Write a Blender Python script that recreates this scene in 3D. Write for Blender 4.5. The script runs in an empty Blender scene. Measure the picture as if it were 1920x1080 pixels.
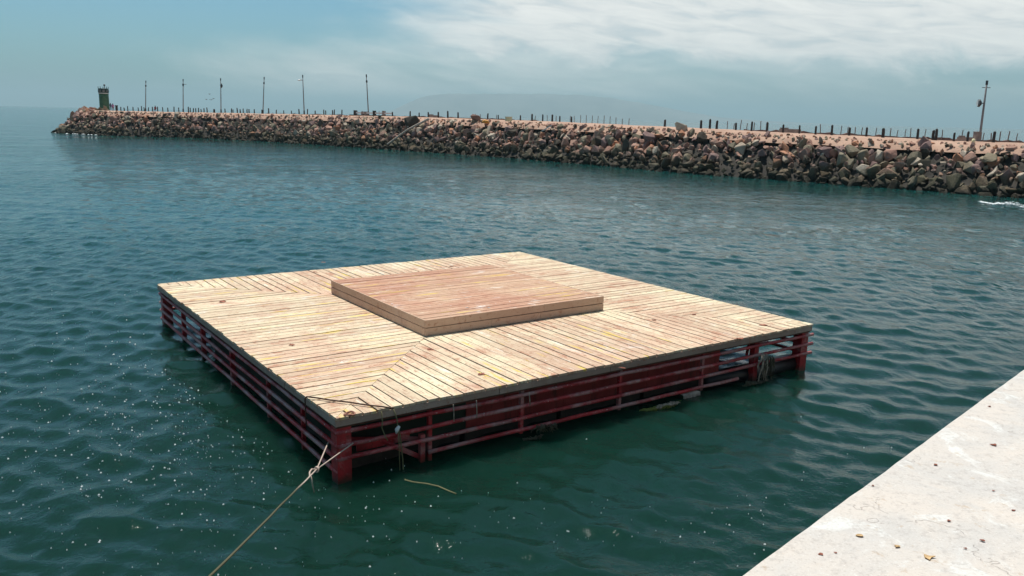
import bpy, bmesh, math, random
import numpy as np
from mathutils import Vector, Matrix
random.seed(11); RNG = np.random.default_rng(5)
SC = bpy.context.scene; COL = SC.collection

# ------------------------------------------------------------------ camera
EYE = 6.0
FPX, PITCH, ROLL = 1561.8, 0.20252796, 0.02258961
fw = Vector((0, math.cos(PITCH), -math.sin(PITCH))); r0 = Vector((1, 0, 0)); u0 = r0.cross(fw)
rt = r0 * math.cos(ROLL) + u0 * math.sin(ROLL); up = -r0 * math.sin(ROLL) + u0 * math.cos(ROLL)
cam = bpy.data.cameras.new('camera'); co = bpy.data.objects.new('camera', cam); COL.objects.link(co)
m = Matrix((rt, up, -fw)).transposed().to_4x4(); m.translation = Vector((0, 0, EYE)); co.matrix_world = m
cam.sensor_width = 36; cam.lens = FPX / 1920 * 36; cam.clip_start = 0.1; cam.clip_end = 60000
SC.camera = co
def proj(P):
    d = Vector(P) - Vector((0, 0, EYE)); z = d.dot(fw)
    return (960 + FPX * d.dot(rt) / z, 540 - FPX * d.dot(up) / z)
def ray(x, y):
    return fw + rt * ((x - 960) / FPX) - up * ((y - 540) / FPX)
def at(x, y, h):                       # the world point at height h seen in that direction
    d = ray(x, y); return Vector((0, 0, EYE)) + d * ((h - EYE) / d.z)

# ------------------------------------------------------------------ sun, sky, exposure
SUN_EL, SUN_AZ = math.radians(72), math.radians(-16)
sd = Vector((math.sin(SUN_AZ) * math.cos(SUN_EL), math.cos(SUN_AZ) * math.cos(SUN_EL), math.sin(SUN_EL)))
sl = bpy.data.lights.new('sun', 'SUN'); sl.energy = 4.2; sl.angle = math.radians(0.5); sl.color = (1, 0.95, 0.87)
so = bpy.data.objects.new('sun', sl); COL.objects.link(so); so.rotation_euler = sd.to_track_quat('Z', 'Y').to_euler()
SC.view_settings.view_transform = 'Standard'; SC.view_settings.look = 'None'
SC.view_settings.exposure = 0.26; SC.view_settings.gamma = 1
SC.cycles.max_bounces = 6; SC.cycles.volume_bounces = 0; SC.cycles.sample_clamp_direct = 30; SC.cycles.sample_clamp_indirect = 6

class NT:                               # small helper for node trees
    def __init__(s, t): s.t = t; s.n = t.nodes; s.l = t.links
    def new(s, k, **kw):
        n = s.n.new(k)
        for a, b in kw.items(): setattr(n, a, b)
        return n
    def put(s, sock, v):
        if isinstance(v, bpy.types.NodeSocket): s.l.new(v, sock)
        else: sock.default_value = v
    def m(s, op, a, b=0.0, c=0.0, clamp=False):
        n = s.new('ShaderNodeMath', operation=op, use_clamp=clamp); s.put(n.inputs[0], a); s.put(n.inputs[1], b)
        if op in ('MULTIPLY_ADD', 'COMPARE', 'SMOOTH_MIN'): s.put(n.inputs[2], c)
        return n.outputs[0]
    def ss(s, v, a, b, o0=0.0, o1=1.0):
        n = s.new('ShaderNodeMapRange', interpolation_type='SMOOTHSTEP'); s.put(n.inputs[0], v)
        n.inputs[1].default_value = a; n.inputs[2].default_value = b; n.inputs[3].default_value = o0; n.inputs[4].default_value = o1
        return n.outputs[0]
    def mix(s, f, a, b, mode='MIX'):
        n = s.new('ShaderNodeMix', data_type='RGBA', blend_type=mode); s.put(n.inputs[0], f)
        for i, v in ((6, a), (7, b)):
            if not isinstance(v, bpy.types.NodeSocket) and len(v) == 3: v = (*v, 1)
            s.put(n.inputs[i], v)
        return n.outputs[2]
    def noise(s, vec, scale, detail=3, rough=0.5, dist=0.0, col=False):
        n = s.new('ShaderNodeTexNoise'); s.l.new(vec, n.inputs['Vector']); n.inputs['Scale'].default_value = scale
        n.inputs['Detail'].default_value = detail; n.inputs['Roughness'].default_value = rough; n.inputs['Distortion'].default_value = dist
        return n.outputs[1 if col else 0]
    def vmul(s, v, xyz, add=(0, 0, 0)):
        n = s.new('ShaderNodeMapping'); s.l.new(v, n.inputs[0]); n.inputs[3].default_value = xyz; n.inputs[1].default_value = add
        return n.outputs[0]

W = bpy.data.worlds.new('World'); SC.world = W; W.use_nodes = True
nt = NT(W.node_tree); nt.n.clear()
sky = nt.new('ShaderNodeTexSky', sky_type='NISHITA'); sky.sun_disc = False
sky.sun_elevation = SUN_EL; sky.sun_rotation = SUN_AZ; sky.air_density = 1.0; sky.dust_density = 1.6; sky.ozone_density = 1.0; sky.altitude = 0
tc = nt.new('ShaderNodeTexCoord').outputs['Generated']
sx = nt.new('ShaderNodeSeparateXYZ'); nt.l.new(tc, sx.inputs[0]); dx, dy, dz = sx.outputs
zc = nt.m('MAXIMUM', dz, 0.0)
hyp = nt.m('SQRT', nt.m('ADD', nt.m('MULTIPLY', dx, dx), nt.m('MULTIPLY', dy, dy)))
az = nt.m('ARCTAN2', dx, dy); el = nt.m('DIVIDE', zc, nt.m('MAXIMUM', hyp, 0.001))
cb = nt.new('ShaderNodeCombineXYZ')      # cloud sheet: streaks that run along the horizon, tipping a little to the right
nt.put(cb.inputs[0], nt.m('MULTIPLY', az, 3.2)); nt.put(cb.inputs[1], nt.m('ADD', nt.m('MULTIPLY', el, 17.0), nt.m('MULTIPLY', az, 1.9))); 
cv = cb.outputs[0]
n1 = nt.noise(cv, 1.3, 8, 0.55, 0.5); n2 = nt.noise(cv, 4.0, 8, 0.6, 0.8)
cb2 = nt.new('ShaderNodeCombineXYZ'); nt.put(cb2.inputs[0], nt.m('MULTIPLY', az, 9.0)); nt.put(cb2.inputs[1], nt.m('MULTIPLY', el, 14.0)); nt.put(cb2.inputs[2], 3.3)
n3 = nt.noise(cb2.outputs[0], 1.0, 7, 0.6, 0.6)
wob = nt.m('MULTIPLY', nt.m('SUBTRACT', n3, 0.5), 0.10)
elw = nt.m('ADD', el, wob); azw = nt.m('ADD', az, nt.m('MULTIPLY', nt.m('SUBTRACT', n1, 0.5), 0.35))
# bright bank: above a lower edge that sinks from upper left and is level on the right
bank = nt.m('MULTIPLY', nt.ss(elw, 0.045, 0.085), nt.m('MULTIPLY', nt.ss(nt.m('ADD', azw, nt.m('MULTIPLY', el, -0.55)), -0.29, -0.04), nt.ss(el, 0.15, 0.30, 1.0, 0.05)))
bank = nt.m('MULTIPLY', bank, nt.ss(n2, 0.18, 0.50, 0.68, 1.0))
veil = nt.m('MULTIPLY', nt.ss(elw, -0.01, 0.03, 0.4, 1.0), nt.ss(nt.m('ADD', nt.m('MULTIPLY', azw, 0.30), nt.m('MULTIPLY', elw, -1.0)), -0.19, -0.08))
veil = nt.m('MULTIPLY', veil, nt.ss(az, 0.50, 0.18, 0.45, 1.0))
veil = nt.m('MULTIPLY', veil, nt.ss(el, 0.15, 0.32, 1.0, 0.12))
veil = nt.m('MULTIPLY', veil, nt.ss(n1, 0.30, 0.62, 0.30, 0.9))
high = nt.m('MULTIPLY', nt.ss(el, 0.30, 0.6), nt.ss(n1, 0.45, 0.75, 0.0, 0.35))
cloud = nt.m('MAXIMUM', nt.m('MAXIMUM', nt.m('MULTIPLY', bank, 0.98), nt.m('MULTIPLY', veil, 0.78)), high)
tint = nt.mix(1.0, sky.outputs[0], (0.43, 0.745, 0.87), 'MULTIPLY')
tint = nt.mix(nt.ss(el, 0.15, 0.6, 0.0, 1.0), tint, nt.mix(1.0, tint, (0.48, 0.66, 0.60), 'MULTIPLY'))  # unseen sky overhead darkened and greened to colour the water's reflections
ccol = nt.mix(nt.ss(n2, 0.3, 0.7), (7.0, 7.1, 7.0), (8.8, 8.7, 8.3))
skyc = nt.mix(cloud, tint, ccol)
bg = nt.new('ShaderNodeBackground'); nt.l.new(skyc, bg.inputs[0]); bg.inputs[1].default_value = 0.1
wo = nt.new('ShaderNodeOutputWorld'); nt.l.new(bg.outputs[0], wo.inputs[0])

# ------------------------------------------------------------------ materials
def mat(name):
    M = bpy.data.materials.new(name); M.use_nodes = True; t = NT(M.node_tree); b = t.n['Principled BSDF']
    t.b = b; t.pos = t.new('ShaderNodeNewGeometry').outputs['Position']; t.obj = t.new('ShaderNodeTexCoord').outputs['Object']
    return M, t
def bump(t, h, strength, dist):
    n = t.new('ShaderNodeBump'); t.l.new(h, n.inputs['Height']); n.inputs['Strength'].default_value = strength; n.inputs['Distance'].default_value = dist
    t.l.new(n.outputs[0], t.b.inputs['Normal']); return n
def simple(name, col, rough=0.6, var=0.25, scale=6, metallic=0.0, bmp=0.0):
    M, t = mat(name); n = t.noise(t.obj, scale, 5, 0.6)
    c2 = tuple(max(0, c * (1 - var)) for c in col); c3 = tuple(min(1, c * (1 + var)) for c in col)
    t.put(t.b.inputs['Base Color'], t.mix(t.ss(n, 0.3, 0.7), c2, c3)); t.b.inputs['Roughness'].default_value = rough
    t.b.inputs['Metallic'].default_value = metallic
    if bmp: bump(t, n, 0.6, bmp)
    return M

def wood_mat(name, light, mid, weathered=True):
    M, t = mat(name); uv = t.new('ShaderNodeUVMap').outputs[0]
    isl = t.new('ShaderNodeNewGeometry').outputs['Random Per Island']
    g = t.noise(t.vmul(uv, (1.0, 16, 1)), 1.6, 6, 0.65)
    big = t.noise(t.obj, 0.33, 5, 0.6, 0.6); med = t.noise(t.obj, 1.7, 7, 0.75, 0.6); rd = t.noise(t.vmul(uv, (0.9, 2.2, 1), (4, 1, 0)), 1.4, 7, 0.75, 0.5); fine = t.noise(t.obj, 7.5, 7, 0.8)
    c = t.mix(t.ss(t.m('ADD', t.m('MULTIPLY', big, 0.6), t.m('MULTIPLY', med, 0.4)), 0.40, 0.60), light, mid)
    c = t.mix(t.m('MULTIPLY', t.ss(isl, 0, 1, -0.0, 0.48), 1.0), c, tuple(v * 0.72 for v in mid))
    c = t.mix(t.ss(g, 0.45, 0.78, 0.0, 0.45), c, tuple(v * 0.55 for v in mid))
    c = t.mix(t.ss(fine, 0.535, 0.66, 0, 0.8), c, (0.36, 0.15, 0.09))
    if weathered:
        c = t.mix(t.m('MULTIPLY', t.ss(rd, 0.52, 0.62, 0, 0.75), t.ss(big, 0.42, 0.56, 0.12, 1.0)), c, (0.42, 0.19, 0.12))
        rs_ = t.noise(t.vmul(uv, (1.1, 5, 1), (8, 3, 0)), 2.6, 7, 0.8, 0.4); c = t.mix(t.ss(rs_, 0.57, 0.64, 0, 0.65), c, (0.33, 0.12, 0.07))
        bl = t.noise(t.vmul(uv, (0.7, 3, 1), (1, 9, 0)), 1.1, 6, 0.7, 0.3); c = t.mix(t.ss(bl, 0.58, 0.68, 0, 0.7), c, (0.82, 0.78, 0.68))

        sk = t.noise(t.vmul(uv, (1.6, 22, 1), (3, 5, 0)), 1.5, 5, 0.7)
        c = t.mix(t.ss(sk, 0.55, 0.64, 0, 0.75), c, (0.30, 0.13, 0.08))
        ye = t.noise(t.vmul(uv, (0.6, 6, 1), (5, 2, 0)), 1.2, 3, 0.5); ym = t.noise(t.obj, 0.45, 2, 0.5)
        c = t.mix(t.m('MULTIPLY', t.ss(ye, 0.59, 0.66), t.ss(ym, 0.47, 0.56, 0, 0.8)), c, (0.72, 0.52, 0.10))
        wn = t.noise(t.vmul(t.obj, (1, 1, 1), (9, 3, 0)), 0.9, 7, 0.72, 0.8)
        c = t.mix(t.ss(wn, 0.58, 0.72, 0, 0.6), c, (0.80, 0.74, 0.70))
        w2 = t.noise(t.vmul(t.obj, (1, 1, 1), (3, 7, 0)), 9, 4, 0.6)
        c = t.mix(t.ss(w2, 0.69, 0.73, 0, 0.8), c, (0.80, 0.78, 0.76))
        br = t.noise(t.vmul(t.obj, (1, 1, 1), (1, 17, 0)), 3.1, 6, 0.7)
        c = t.mix(t.ss(br, 0.64, 0.72, 0, 0.65), c, (0.25, 0.09, 0.05))
    t.put(t.b.inputs['Base Color'], c); t.b.inputs['Roughness'].default_value = 0.78
    t.b.inputs['Specular IOR Level'].default_value = 0.25
    bump(t, t.m('ADD', g, t.m('MULTIPLY', fine, 0.5)), 0.5, 0.006)
    return M
M_DECK = wood_mat('deck_wood', (0.78, 0.68, 0.48), (0.66, 0.46, 0.33))
M_TOP = wood_mat('raised_wood', (0.62, 0.42, 0.29), (0.54, 0.285, 0.195))
M_RISER = wood_mat('riser_wood', (0.70, 0.49, 0.36), (0.60, 0.40, 0.29), False)  # lighter wood stands in for light bounced onto the riser faces
M_FASC = wood_mat('fascia_wood', (0.56, 0.42, 0.35), (0.40, 0.27, 0.22), False)
def red_mat(name, fade):
    M, t = mat(name); n = t.noise(t.obj, 2.3, 6, 0.65, 0.3); n2 = t.noise(t.obj, 11, 6, 0.7); n3 = t.noise(t.vmul(t.obj, (1, 1, 1.5)), 1.3, 7, 0.72, 0.5)
    c = t.mix(t.ss(n, 0.35, 0.65), (0.30, 0.013, 0.018), (0.52, 0.028, 0.034))
    c = t.mix(t.ss(n2, 0.52, 0.7, 0, 0.7), c, (0.10, 0.018, 0.015))
    c = t.mix(t.ss(n3, 0.52 - fade * 0.16, 0.66, 0, 0.4 + fade * 0.5), c, (0.46, 0.34, 0.32))
    sp = t.noise(t.vmul(t.obj, (1, 1, 1), (4, 4, 4)), 17, 3, 0.6); c = t.mix(t.ss(sp, 0.66, 0.70, 0, fade), c, (0.62, 0.58, 0.55))
    sz = t.new('ShaderNodeSeparateXYZ'); t.l.new(t.pos, sz.inputs[0])
    c = t.mix(t.ss(t.m('ADD', sz.outputs[2], t.m('MULTIPLY', n, 0.3)), 0.32, 0.10, 0, 0.85), c, (0.025, 0.03, 0.015))
    t.put(t.b.inputs['Base Color'], c); t.b.inputs['Roughness'].default_value = 0.5; bump(t, n2, 0.5, 0.004)
    return M
M_RAIL = red_mat('faded_red_pipe', 0.65); M_RED = red_mat('red_steel', 0.15)
M_DARK = simple('tarred_timber', (0.035, 0.028, 0.022), 0.8); M_BLACK = simple('black_tube', (0.018, 0.018, 0.02), 0.35)
def tank_mat():
    M, t = mat('tank_red'); n = t.noise(t.obj, 0.9, 6, 0.65, 0.4); n2 = t.noise(t.vmul(t.obj, (4, 4, 0.7)), 1.5, 5, 0.7)
    c = t.mix(t.ss(n, 0.35, 0.65), (0.27, 0.022, 0.022), (0.40, 0.055, 0.05)); c = t.mix(t.ss(n2, 0.5, 0.7, 0, 0.8), c, (0.06, 0.02, 0.015))
    t.put(t.b.inputs['Base Color'], c); t.b.inputs['Roughness'].default_value = 0.6; return M
M_TANK = tank_mat(); M_TANKG = simple('shaded_algae_tank', (0.022, 0.03, 0.018), 0.7, 0.5, 1.5)  # end tank's algae green darkened to paint in shade under the deck
def rock_mat(name, a, b):
    M, t = mat(name); isl = t.new('ShaderNodeNewGeometry').outputs['Random Per Island']; orr = t.new('ShaderNodeObjectInfo').outputs['Random']
    n = t.noise(t.pos, 1.1, 6, 0.65, 0.3); n2 = t.noise(t.pos, 6.5, 6, 0.7)
    rv = t.m('FRACT', t.m('ADD', isl, t.m('MULTIPLY', orr, 7.3)))
    c = t.mix(t.ss(t.m('ADD', t.m('MULTIPLY', n, 0.6), t.m('MULTIPLY', rv, 0.4)), 0.3, 0.68), a, b)
    c = t.mix(t.m('MULTIPLY', rv, 0.38), c, tuple(v * 0.5 for v in a))
    c = t.mix(t.ss(n2, 0.52, 0.72, 0, 0.55), c, tuple(v * 0.42 for v in a)); c = t.mix(t.ss(n2, 0.40, 0.25, 0, 0.4), c, tuple(min(1, v * 1.35) for v in b))
    sz = t.new('ShaderNodeSeparateXYZ'); t.l.new(t.pos, sz.inputs[0]); h = t.m('ADD', sz.outputs[2], t.m('MULTIPLY', t.m('SUBTRACT', n, 0.5), 2.2))
    c = t.mix(t.ss(h, 2.3, 1.2, 0, 0.85), c, t.mix(t.ss(n2, 0.35, 0.65), (0.05, 0.043, 0.03), (0.115, 0.105, 0.06)))     # algae stain of the tide zone, reaching higher to paint in shade among rocks
    c = t.mix(t.ss(h, 1.0, 0.3, 0, 0.85), c, (0.018, 0.017, 0.012))
    t.put(t.b.inputs['Base Color'], c); t.b.inputs['Roughness'].default_value = 0.85; t.b.inputs['Specular IOR Level'].default_value = 0.25
    bump(t, n2, 0.8, 0.10); return M
ROCKCOL = [('pinkish brown', (0.36, 0.195, 0.15), (0.56, 0.34, 0.26)), ('grey green', (0.215, 0.175, 0.12), (0.38, 0.315, 0.225)), ('dusky purple', (0.22, 0.135, 0.125), (0.36, 0.235, 0.21)),
           ('pale tan', (0.42, 0.33, 0.25), (0.62, 0.52, 0.42)), ('rusty orange', (0.42, 0.19, 0.11), (0.58, 0.30, 0.19)), ('dark charcoal', (0.07, 0.055, 0.042), (0.14, 0.115, 0.09))]
M_ROCK = [rock_mat(n.replace(' ', '_') + '_stone', a, b) for n, a, b in ROCKCOL]
ROCKP = [0.32, 0.22, 0.17, 0.12, 0.08, 0.11]
def sand_mat():
    M, t = mat('pink_sand'); n = t.noise(t.pos, 0.35, 6, 0.6, 0.3); n2 = t.noise(t.pos, 3.0, 6, 0.7)
    c = t.mix(t.ss(n, 0.3, 0.7), (0.37, 0.225, 0.165), (0.50, 0.325, 0.24)); c = t.mix(t.ss(n2, 0.55, 0.75, 0, 0.6), c, (0.26, 0.14, 0.10))
    t.put(t.b.inputs['Base Color'], c); t.b.inputs['Roughness'].default_value = 0.95; bump(t, n2, 0.8, 0.15); return M
M_SAND = sand_mat()
M_CORE = simple('rubble', (0.035, 0.03, 0.025), 0.95, 0.5, 1.5)
M_BOLL = simple('weathered_black_timber', (0.045, 0.038, 0.035), 0.85); M_THIN = simple('grey_post_wood', (0.17, 0.14, 0.125), 0.85)
M_POLE = simple('silver_pole', (0.27, 0.24, 0.235), 0.6, 0.2, 2); M_POLED = simple('dark_fitting', (0.05, 0.05, 0.055), 0.5)
M_LENS = simple('lamp_glass', (0.75, 0.78, 0.78), 0.3, 0.05); M_CONC = simple('brown_concrete', (0.30, 0.24, 0.21), 0.9, 0.25, 3)
M_KERB = simple('dark_kerb_stone', (0.17, 0.11, 0.095), 0.9, 0.4, 1.5)
M_WHITE = simple('white_paint', (0.75, 0.74, 0.72), 0.6, 0.1); M_YEL = simple('pale_yellow', (0.80, 0.70, 0.42), 0.6, 0.1)
M_GREEN = simple('green_paint', (0.055, 0.135, 0.062), 0.45, 0.25, 1.2); M_GREEN2 = simple('dark_green_paint', (0.02, 0.05, 0.035), 0.5)
M_DRIFT = simple('bleached_driftwood', (0.55, 0.44, 0.36), 0.85); M_ORANGE = simple('orange_plastic', (0.70, 0.30, 0.04), 0.5)
def rope_mat(name, z0, z1, clean, wet):
    M, t = mat(name); n = t.noise(t.pos, 30, 4, 0.7); sz = t.new('ShaderNodeSeparateXYZ'); t.l.new(t.pos, sz.inputs[0])
    c = t.mix(t.ss(n, 0.3, 0.7), tuple(v * 0.75 for v in clean), clean) if z0 is None else t.mix(t.ss(t.m('ADD', sz.outputs[1], t.m('MULTIPLY', n, 0.5)), z0, z1), clean, wet)
    t.put(t.b.inputs['Base Color'], c); t.b.inputs['Roughness'].default_value = 0.9; bump(t, n, 0.6, 0.01); return M
M_ROPE = rope_mat('mooring_rope_fibre', 11.3, 10.2, (0.50, 0.39, 0.33), (0.09, 0.08, 0.04)); M_ROPED = rope_mat('dark_rope_fibre', None, 0, (0.10, 0.055, 0.04), None)
M_ROPEG = rope_mat('olive_rope_fibre', None, 0, (0.22, 0.20, 0.10), None)
M_WEED = simple('seaweed', (0.09, 0.08, 0.05), 0.7, 0.4, 9); M_WEEDY = simple('yellow_seaweed', (0.22, 0.24, 0.05), 0.7, 0.45, 9); M_WEEDW = simple('bleached_seaweed', (0.42, 0.34, 0.27), 0.7, 0.4, 12)
M_CLOTH = simple('grey_cloth', (0.36, 0.31, 0.27), 0.9, 0.35, 7); M_LEAF = simple('dry_leaf', (0.30, 0.10, 0.06), 0.8, 0.5, 20); M_LEAF2 = simple('tan_leaf', (0.55, 0.36, 0.18), 0.8, 0.3, 20)
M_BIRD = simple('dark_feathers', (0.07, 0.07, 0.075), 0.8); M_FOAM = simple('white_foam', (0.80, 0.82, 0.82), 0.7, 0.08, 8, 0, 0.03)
M_SKIN = simple('skin', (0.22, 0.11, 0.07), 0.6, 0.1); M_PINK = simple('pink_cloth', (0.72, 0.20, 0.42), 0.8, 0.1); M_MAROON = simple('maroon_cloth', (0.25, 0.04, 0.05), 0.8, 0.1); M_NAVY = simple('navy_cloth', (0.04, 0.05, 0.10), 0.8, 0.1); M_HAIR = simple('black_hair', (0.012, 0.01, 0.01), 0.5, 0.1)

def quay_mat():
    M, t = mat('quay_concrete'); n = t.noise(t.pos, 1.6, 7, 0.62, 0.5); st = t.noise(t.vmul(t.pos, (1, 1, 1), (2, 8, 0)), 4.5, 8, 0.7, 0.8); f = t.noise(t.pos, 26, 6, 0.75)
    c = t.mix(t.ss(n, 0.38, 0.62), (0.54, 0.505, 0.48), (0.62, 0.55, 0.495)); c = t.mix(t.ss(st, 0.54, 0.66, 0, 0.8), c, (0.68, 0.67, 0.65))
    c = t.mix(t.ss(f, 0.50, 0.66, 0, 0.42), c, (0.34, 0.30, 0.28))
    vo = t.new('ShaderNodeTexVoronoi', feature='DISTANCE_TO_EDGE'); t.l.new(t.new('ShaderNodeVectorMath', operation='ADD').outputs[0], vo.inputs['Vector']); va = vo.inputs['Vector'].links[0].from_node
    t.l.new(t.pos, va.inputs[0]); t.l.new(t.noise(t.pos, 2.5, 4, 0.6, 0, True), va.inputs[1]); vo.inputs['Scale'].default_value = 0.8
    crk = t.m('MULTIPLY', t.ss(vo.outputs[0], 0.006, 0.0), t.ss(st, 0.42, 0.55)); c = t.mix(t.m('MULTIPLY', crk, 0.3), c, (0.30, 0.22, 0.18))
    g2 = t.noise(t.pos, 90, 4, 0.7); c = t.mix(t.ss(g2, 0.55, 0.7, 0, 0.45), c, (0.30, 0.25, 0.22)); c = t.mix(t.ss(g2, 0.42, 0.3, 0, 0.5), c, (0.78, 0.77, 0.76))
    d = t.noise(t.vmul(t.pos, (1, 1, 1), (7, 1, 0)), 11, 5, 0.7); c = t.mix(t.ss(d, 0.60, 0.70, 0, 0.6), c, (0.46, 0.34, 0.24))
    t.put(t.b.inputs['Base Color'], c); t.b.inputs['Roughness'].default_value = 0.85
    bump(t, t.m('ADD', t.m('ADD', t.m('MULTIPLY', f, 0.4), st), t.m('MULTIPLY', crk, -0.5)), 0.7, 0.012); return M
M_QUAY = quay_mat()

def water_mat():
    M, t = mat('sea_water'); b = t.b
    sz = t.new('ShaderNodeSeparateXYZ'); t.l.new(t.pos, sz.inputs[0])
    murk = t.noise(t.pos, 0.05, 3, 0.5)
    t.put(b.inputs['Base Color'], t.mix(t.ss(t.m('ADD', sz.outputs[1], t.m('MULTIPLY', murk, 12)), 14, 60), t.mix(murk, (0.004, 0.022, 0.015), (0.005, 0.027, 0.019)), (0.006, 0.048, 0.046)))   # silty green by the quay, clearer teal beyond
    b.subsurface_method = 'BURLEY'; b.inputs['Subsurface Weight'].default_value = 1.0; b.inputs['Subsurface Radius'].default_value = (0.35, 1.0, 0.8); b.inputs['Subsurface Scale'].default_value = 1.1
    b.inputs['Roughness'].default_value = 0.04; b.inputs['IOR'].default_value = 1.33
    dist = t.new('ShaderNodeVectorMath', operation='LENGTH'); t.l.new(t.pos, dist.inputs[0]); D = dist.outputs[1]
    rip = t.noise(t.vmul(t.pos, (1.0, 0.42, 0)), 2.4, 3, 0.55, 0.5); mid = t.noise(t.vmul(t.pos, (0.8, 0.55, 0), (3, 1, 0)), 0.95, 3, 0.55, 0.6); sw = t.noise(t.vmul(t.pos, (0.8, 0.5, 0), (3, 9, 0)), 0.33, 4, 0.6, 0.6); fin = t.noise(t.pos, 12, 3, 0.65, 0.3)
    patch = t.noise(t.vmul(t.pos, (1, 1.6, 0)), 0.06, 3, 0.5)
    h = t.m('MULTIPLY', mid, t.ss(D, 16, 60, 0.05, 0.36)); h = t.m('ADD', h, t.m('MULTIPLY', rip, t.ss(D, 12, 45, 0.06, 0.24))); h = t.m('ADD', h, t.m('MULTIPLY', sw, t.ss(D, 70, 300, 0.0, 1.0)))
    h = t.m('ADD', h, t.m('MULTIPLY', fin, 0.028)); h = t.m('MULTIPLY', h, t.ss(patch, 0.3, 0.7, 0.55, 1.15))
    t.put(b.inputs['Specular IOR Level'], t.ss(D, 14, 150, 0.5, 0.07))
    bump(t, h, 1.0, 0.42); return M
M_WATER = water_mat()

# ------------------------------------------------------------------ mesh helpers
def props(o, label=None, cat=None, group=None, kind=None):
    if label: o['label'] = label
    if cat: o['category'] = cat
    if group: o['group'] = group
    if kind: o['kind'] = kind
    return o
class MB:
    def __init__(s): s.v = []; s.f = []; s.mi = []; s.uv = []; s.cur = 0
    def add(s, vs, fs, uv=None):
        n = len(s.v); s.v += [tuple(v) for v in vs]
        for f in fs: s.f.append(tuple(n + i for i in f)); s.mi.append(s.cur); s.uv.append([uv(vs[i]) for i in f] if uv else [(0, 0)] * len(f))
        return s
    def box(s, a, b, uv=None):
        x0, y0, z0 = a; x1, y1, z1 = b
        vs = [(x0, y0, z0), (x1, y0, z0), (x1, y1, z0), (x0, y1, z0), (x0, y0, z1), (x1, y0, z1), (x1, y1, z1), (x0, y1, z1)]
        return s.add(vs, [(0, 3, 2, 1), (4, 5, 6, 7), (0, 1, 5, 4), (1, 2, 6, 5), (2, 3, 7, 6), (3, 0, 4, 7)], uv)
    def prism(s, poly, z0, z1, uv=None):
        n = len(poly); vs = [(x, y, z0) for x, y in poly] + [(x, y, z1) for x, y in poly]
        return s.add(vs, [tuple(range(n))[::-1], tuple(range(n, 2 * n))] + [(i, (i + 1) % n, n + (i + 1) % n, n + i) for i in range(n)], uv)
    def tube(s, pts, r, n=8, cap=True):
        pts = [Vector(p) for p in pts]; rs = r if isinstance(r, (list, tuple)) else [r] * len(pts); vs = []; prev = None
        for i, p in enumerate(pts):
            t = (pts[min(i + 1, len(pts) - 1)] - pts[max(i - 1, 0)]).normalized()
            a = (t.orthogonal() if prev is None else (prev - t * prev.dot(t))).normalized(); prev = a; b = t.cross(a)
            for k in range(n): q = 2 * math.pi * k / n; vs.append(p + a * (rs[i] * math.cos(q)) + b * (rs[i] * math.sin(q)))
        fs = [(i * n + k, i * n + (k + 1) % n, (i + 1) * n + (k + 1) % n, (i + 1) * n + k) for i in range(len(pts) - 1) for k in range(n)]
        if cap: fs += [tuple(range(n))[::-1], tuple((len(pts) - 1) * n + k for k in range(n))]
        return s.add(vs, fs)
    def lathe(s, c, prof, n=24):
        return s.tube([(c[0], c[1], c[2] + z) for _, z in prof], [max(r, 1e-4) for r, _ in prof], n) if len({z for _, z in prof}) == len(prof) else s
    def build(s, name, mats, parent=None, smooth=False, **kw):
        me = bpy.data.meshes.new(name); me.from_pydata(s.v, [], s.f)
        for M in (mats if isinstance(mats, list) else [mats]): me.materials.append(M)
        me.polygons.foreach_set('material_index', s.mi)
        if any(u != (0, 0) for f in s.uv for u in f[:1]):
            L = me.uv_layers.new(name='UVMap'); L.data.foreach_set('uv', [c for f in s.uv for u in f for c in u])
        if smooth: me.polygons.foreach_set('use_smooth', [True] * len(me.polygons))
        me.update(); o = bpy.data.objects.new(name, me); COL.objects.link(o); o.parent = parent
        return props(o, **kw)
def empty(name, loc, rz=0.0, **kw):
    o = bpy.data.objects.new(name, None); COL.objects.link(o); o.location = loc; o.rotation_euler = (0, 0, rz); o.empty_display_size = 0.3
    return props(o, **kw)
def dup(root, loc, rz=0.0, **kw):
    r = root.copy(); COL.objects.link(r); r.location = loc; r.rotation_euler = (0, 0, rz)
    for ch in root.children:
        c = ch.copy(); COL.objects.link(c); c.parent = r
        for g in ch.children: d = g.copy(); COL.objects.link(d); d.parent = c
    return props(r, **kw)
ORD = ['first', 'second', 'third', 'fourth', 'fifth', 'sixth', 'seventh', 'eighth', 'ninth', 'tenth', 'eleventh', 'twelfth', 'thirteenth', 'fourteenth', 'fifteenth', 'sixteenth', 'seventeenth', 'eighteenth', 'nineteenth', 'twentieth']
def rank(i, n):                        # words for the place in a left-to-right row
    if n == 1: return ''
    if i == 0: return 'leftmost'
    if i == n - 1: return 'rightmost'
    if n == 3: return 'middle'
    return f'{ORD[i]} from left' if i < n - 1 - i or i < 3 and n < 6 else f'{ORD[n - 1 - i]} from right'

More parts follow.
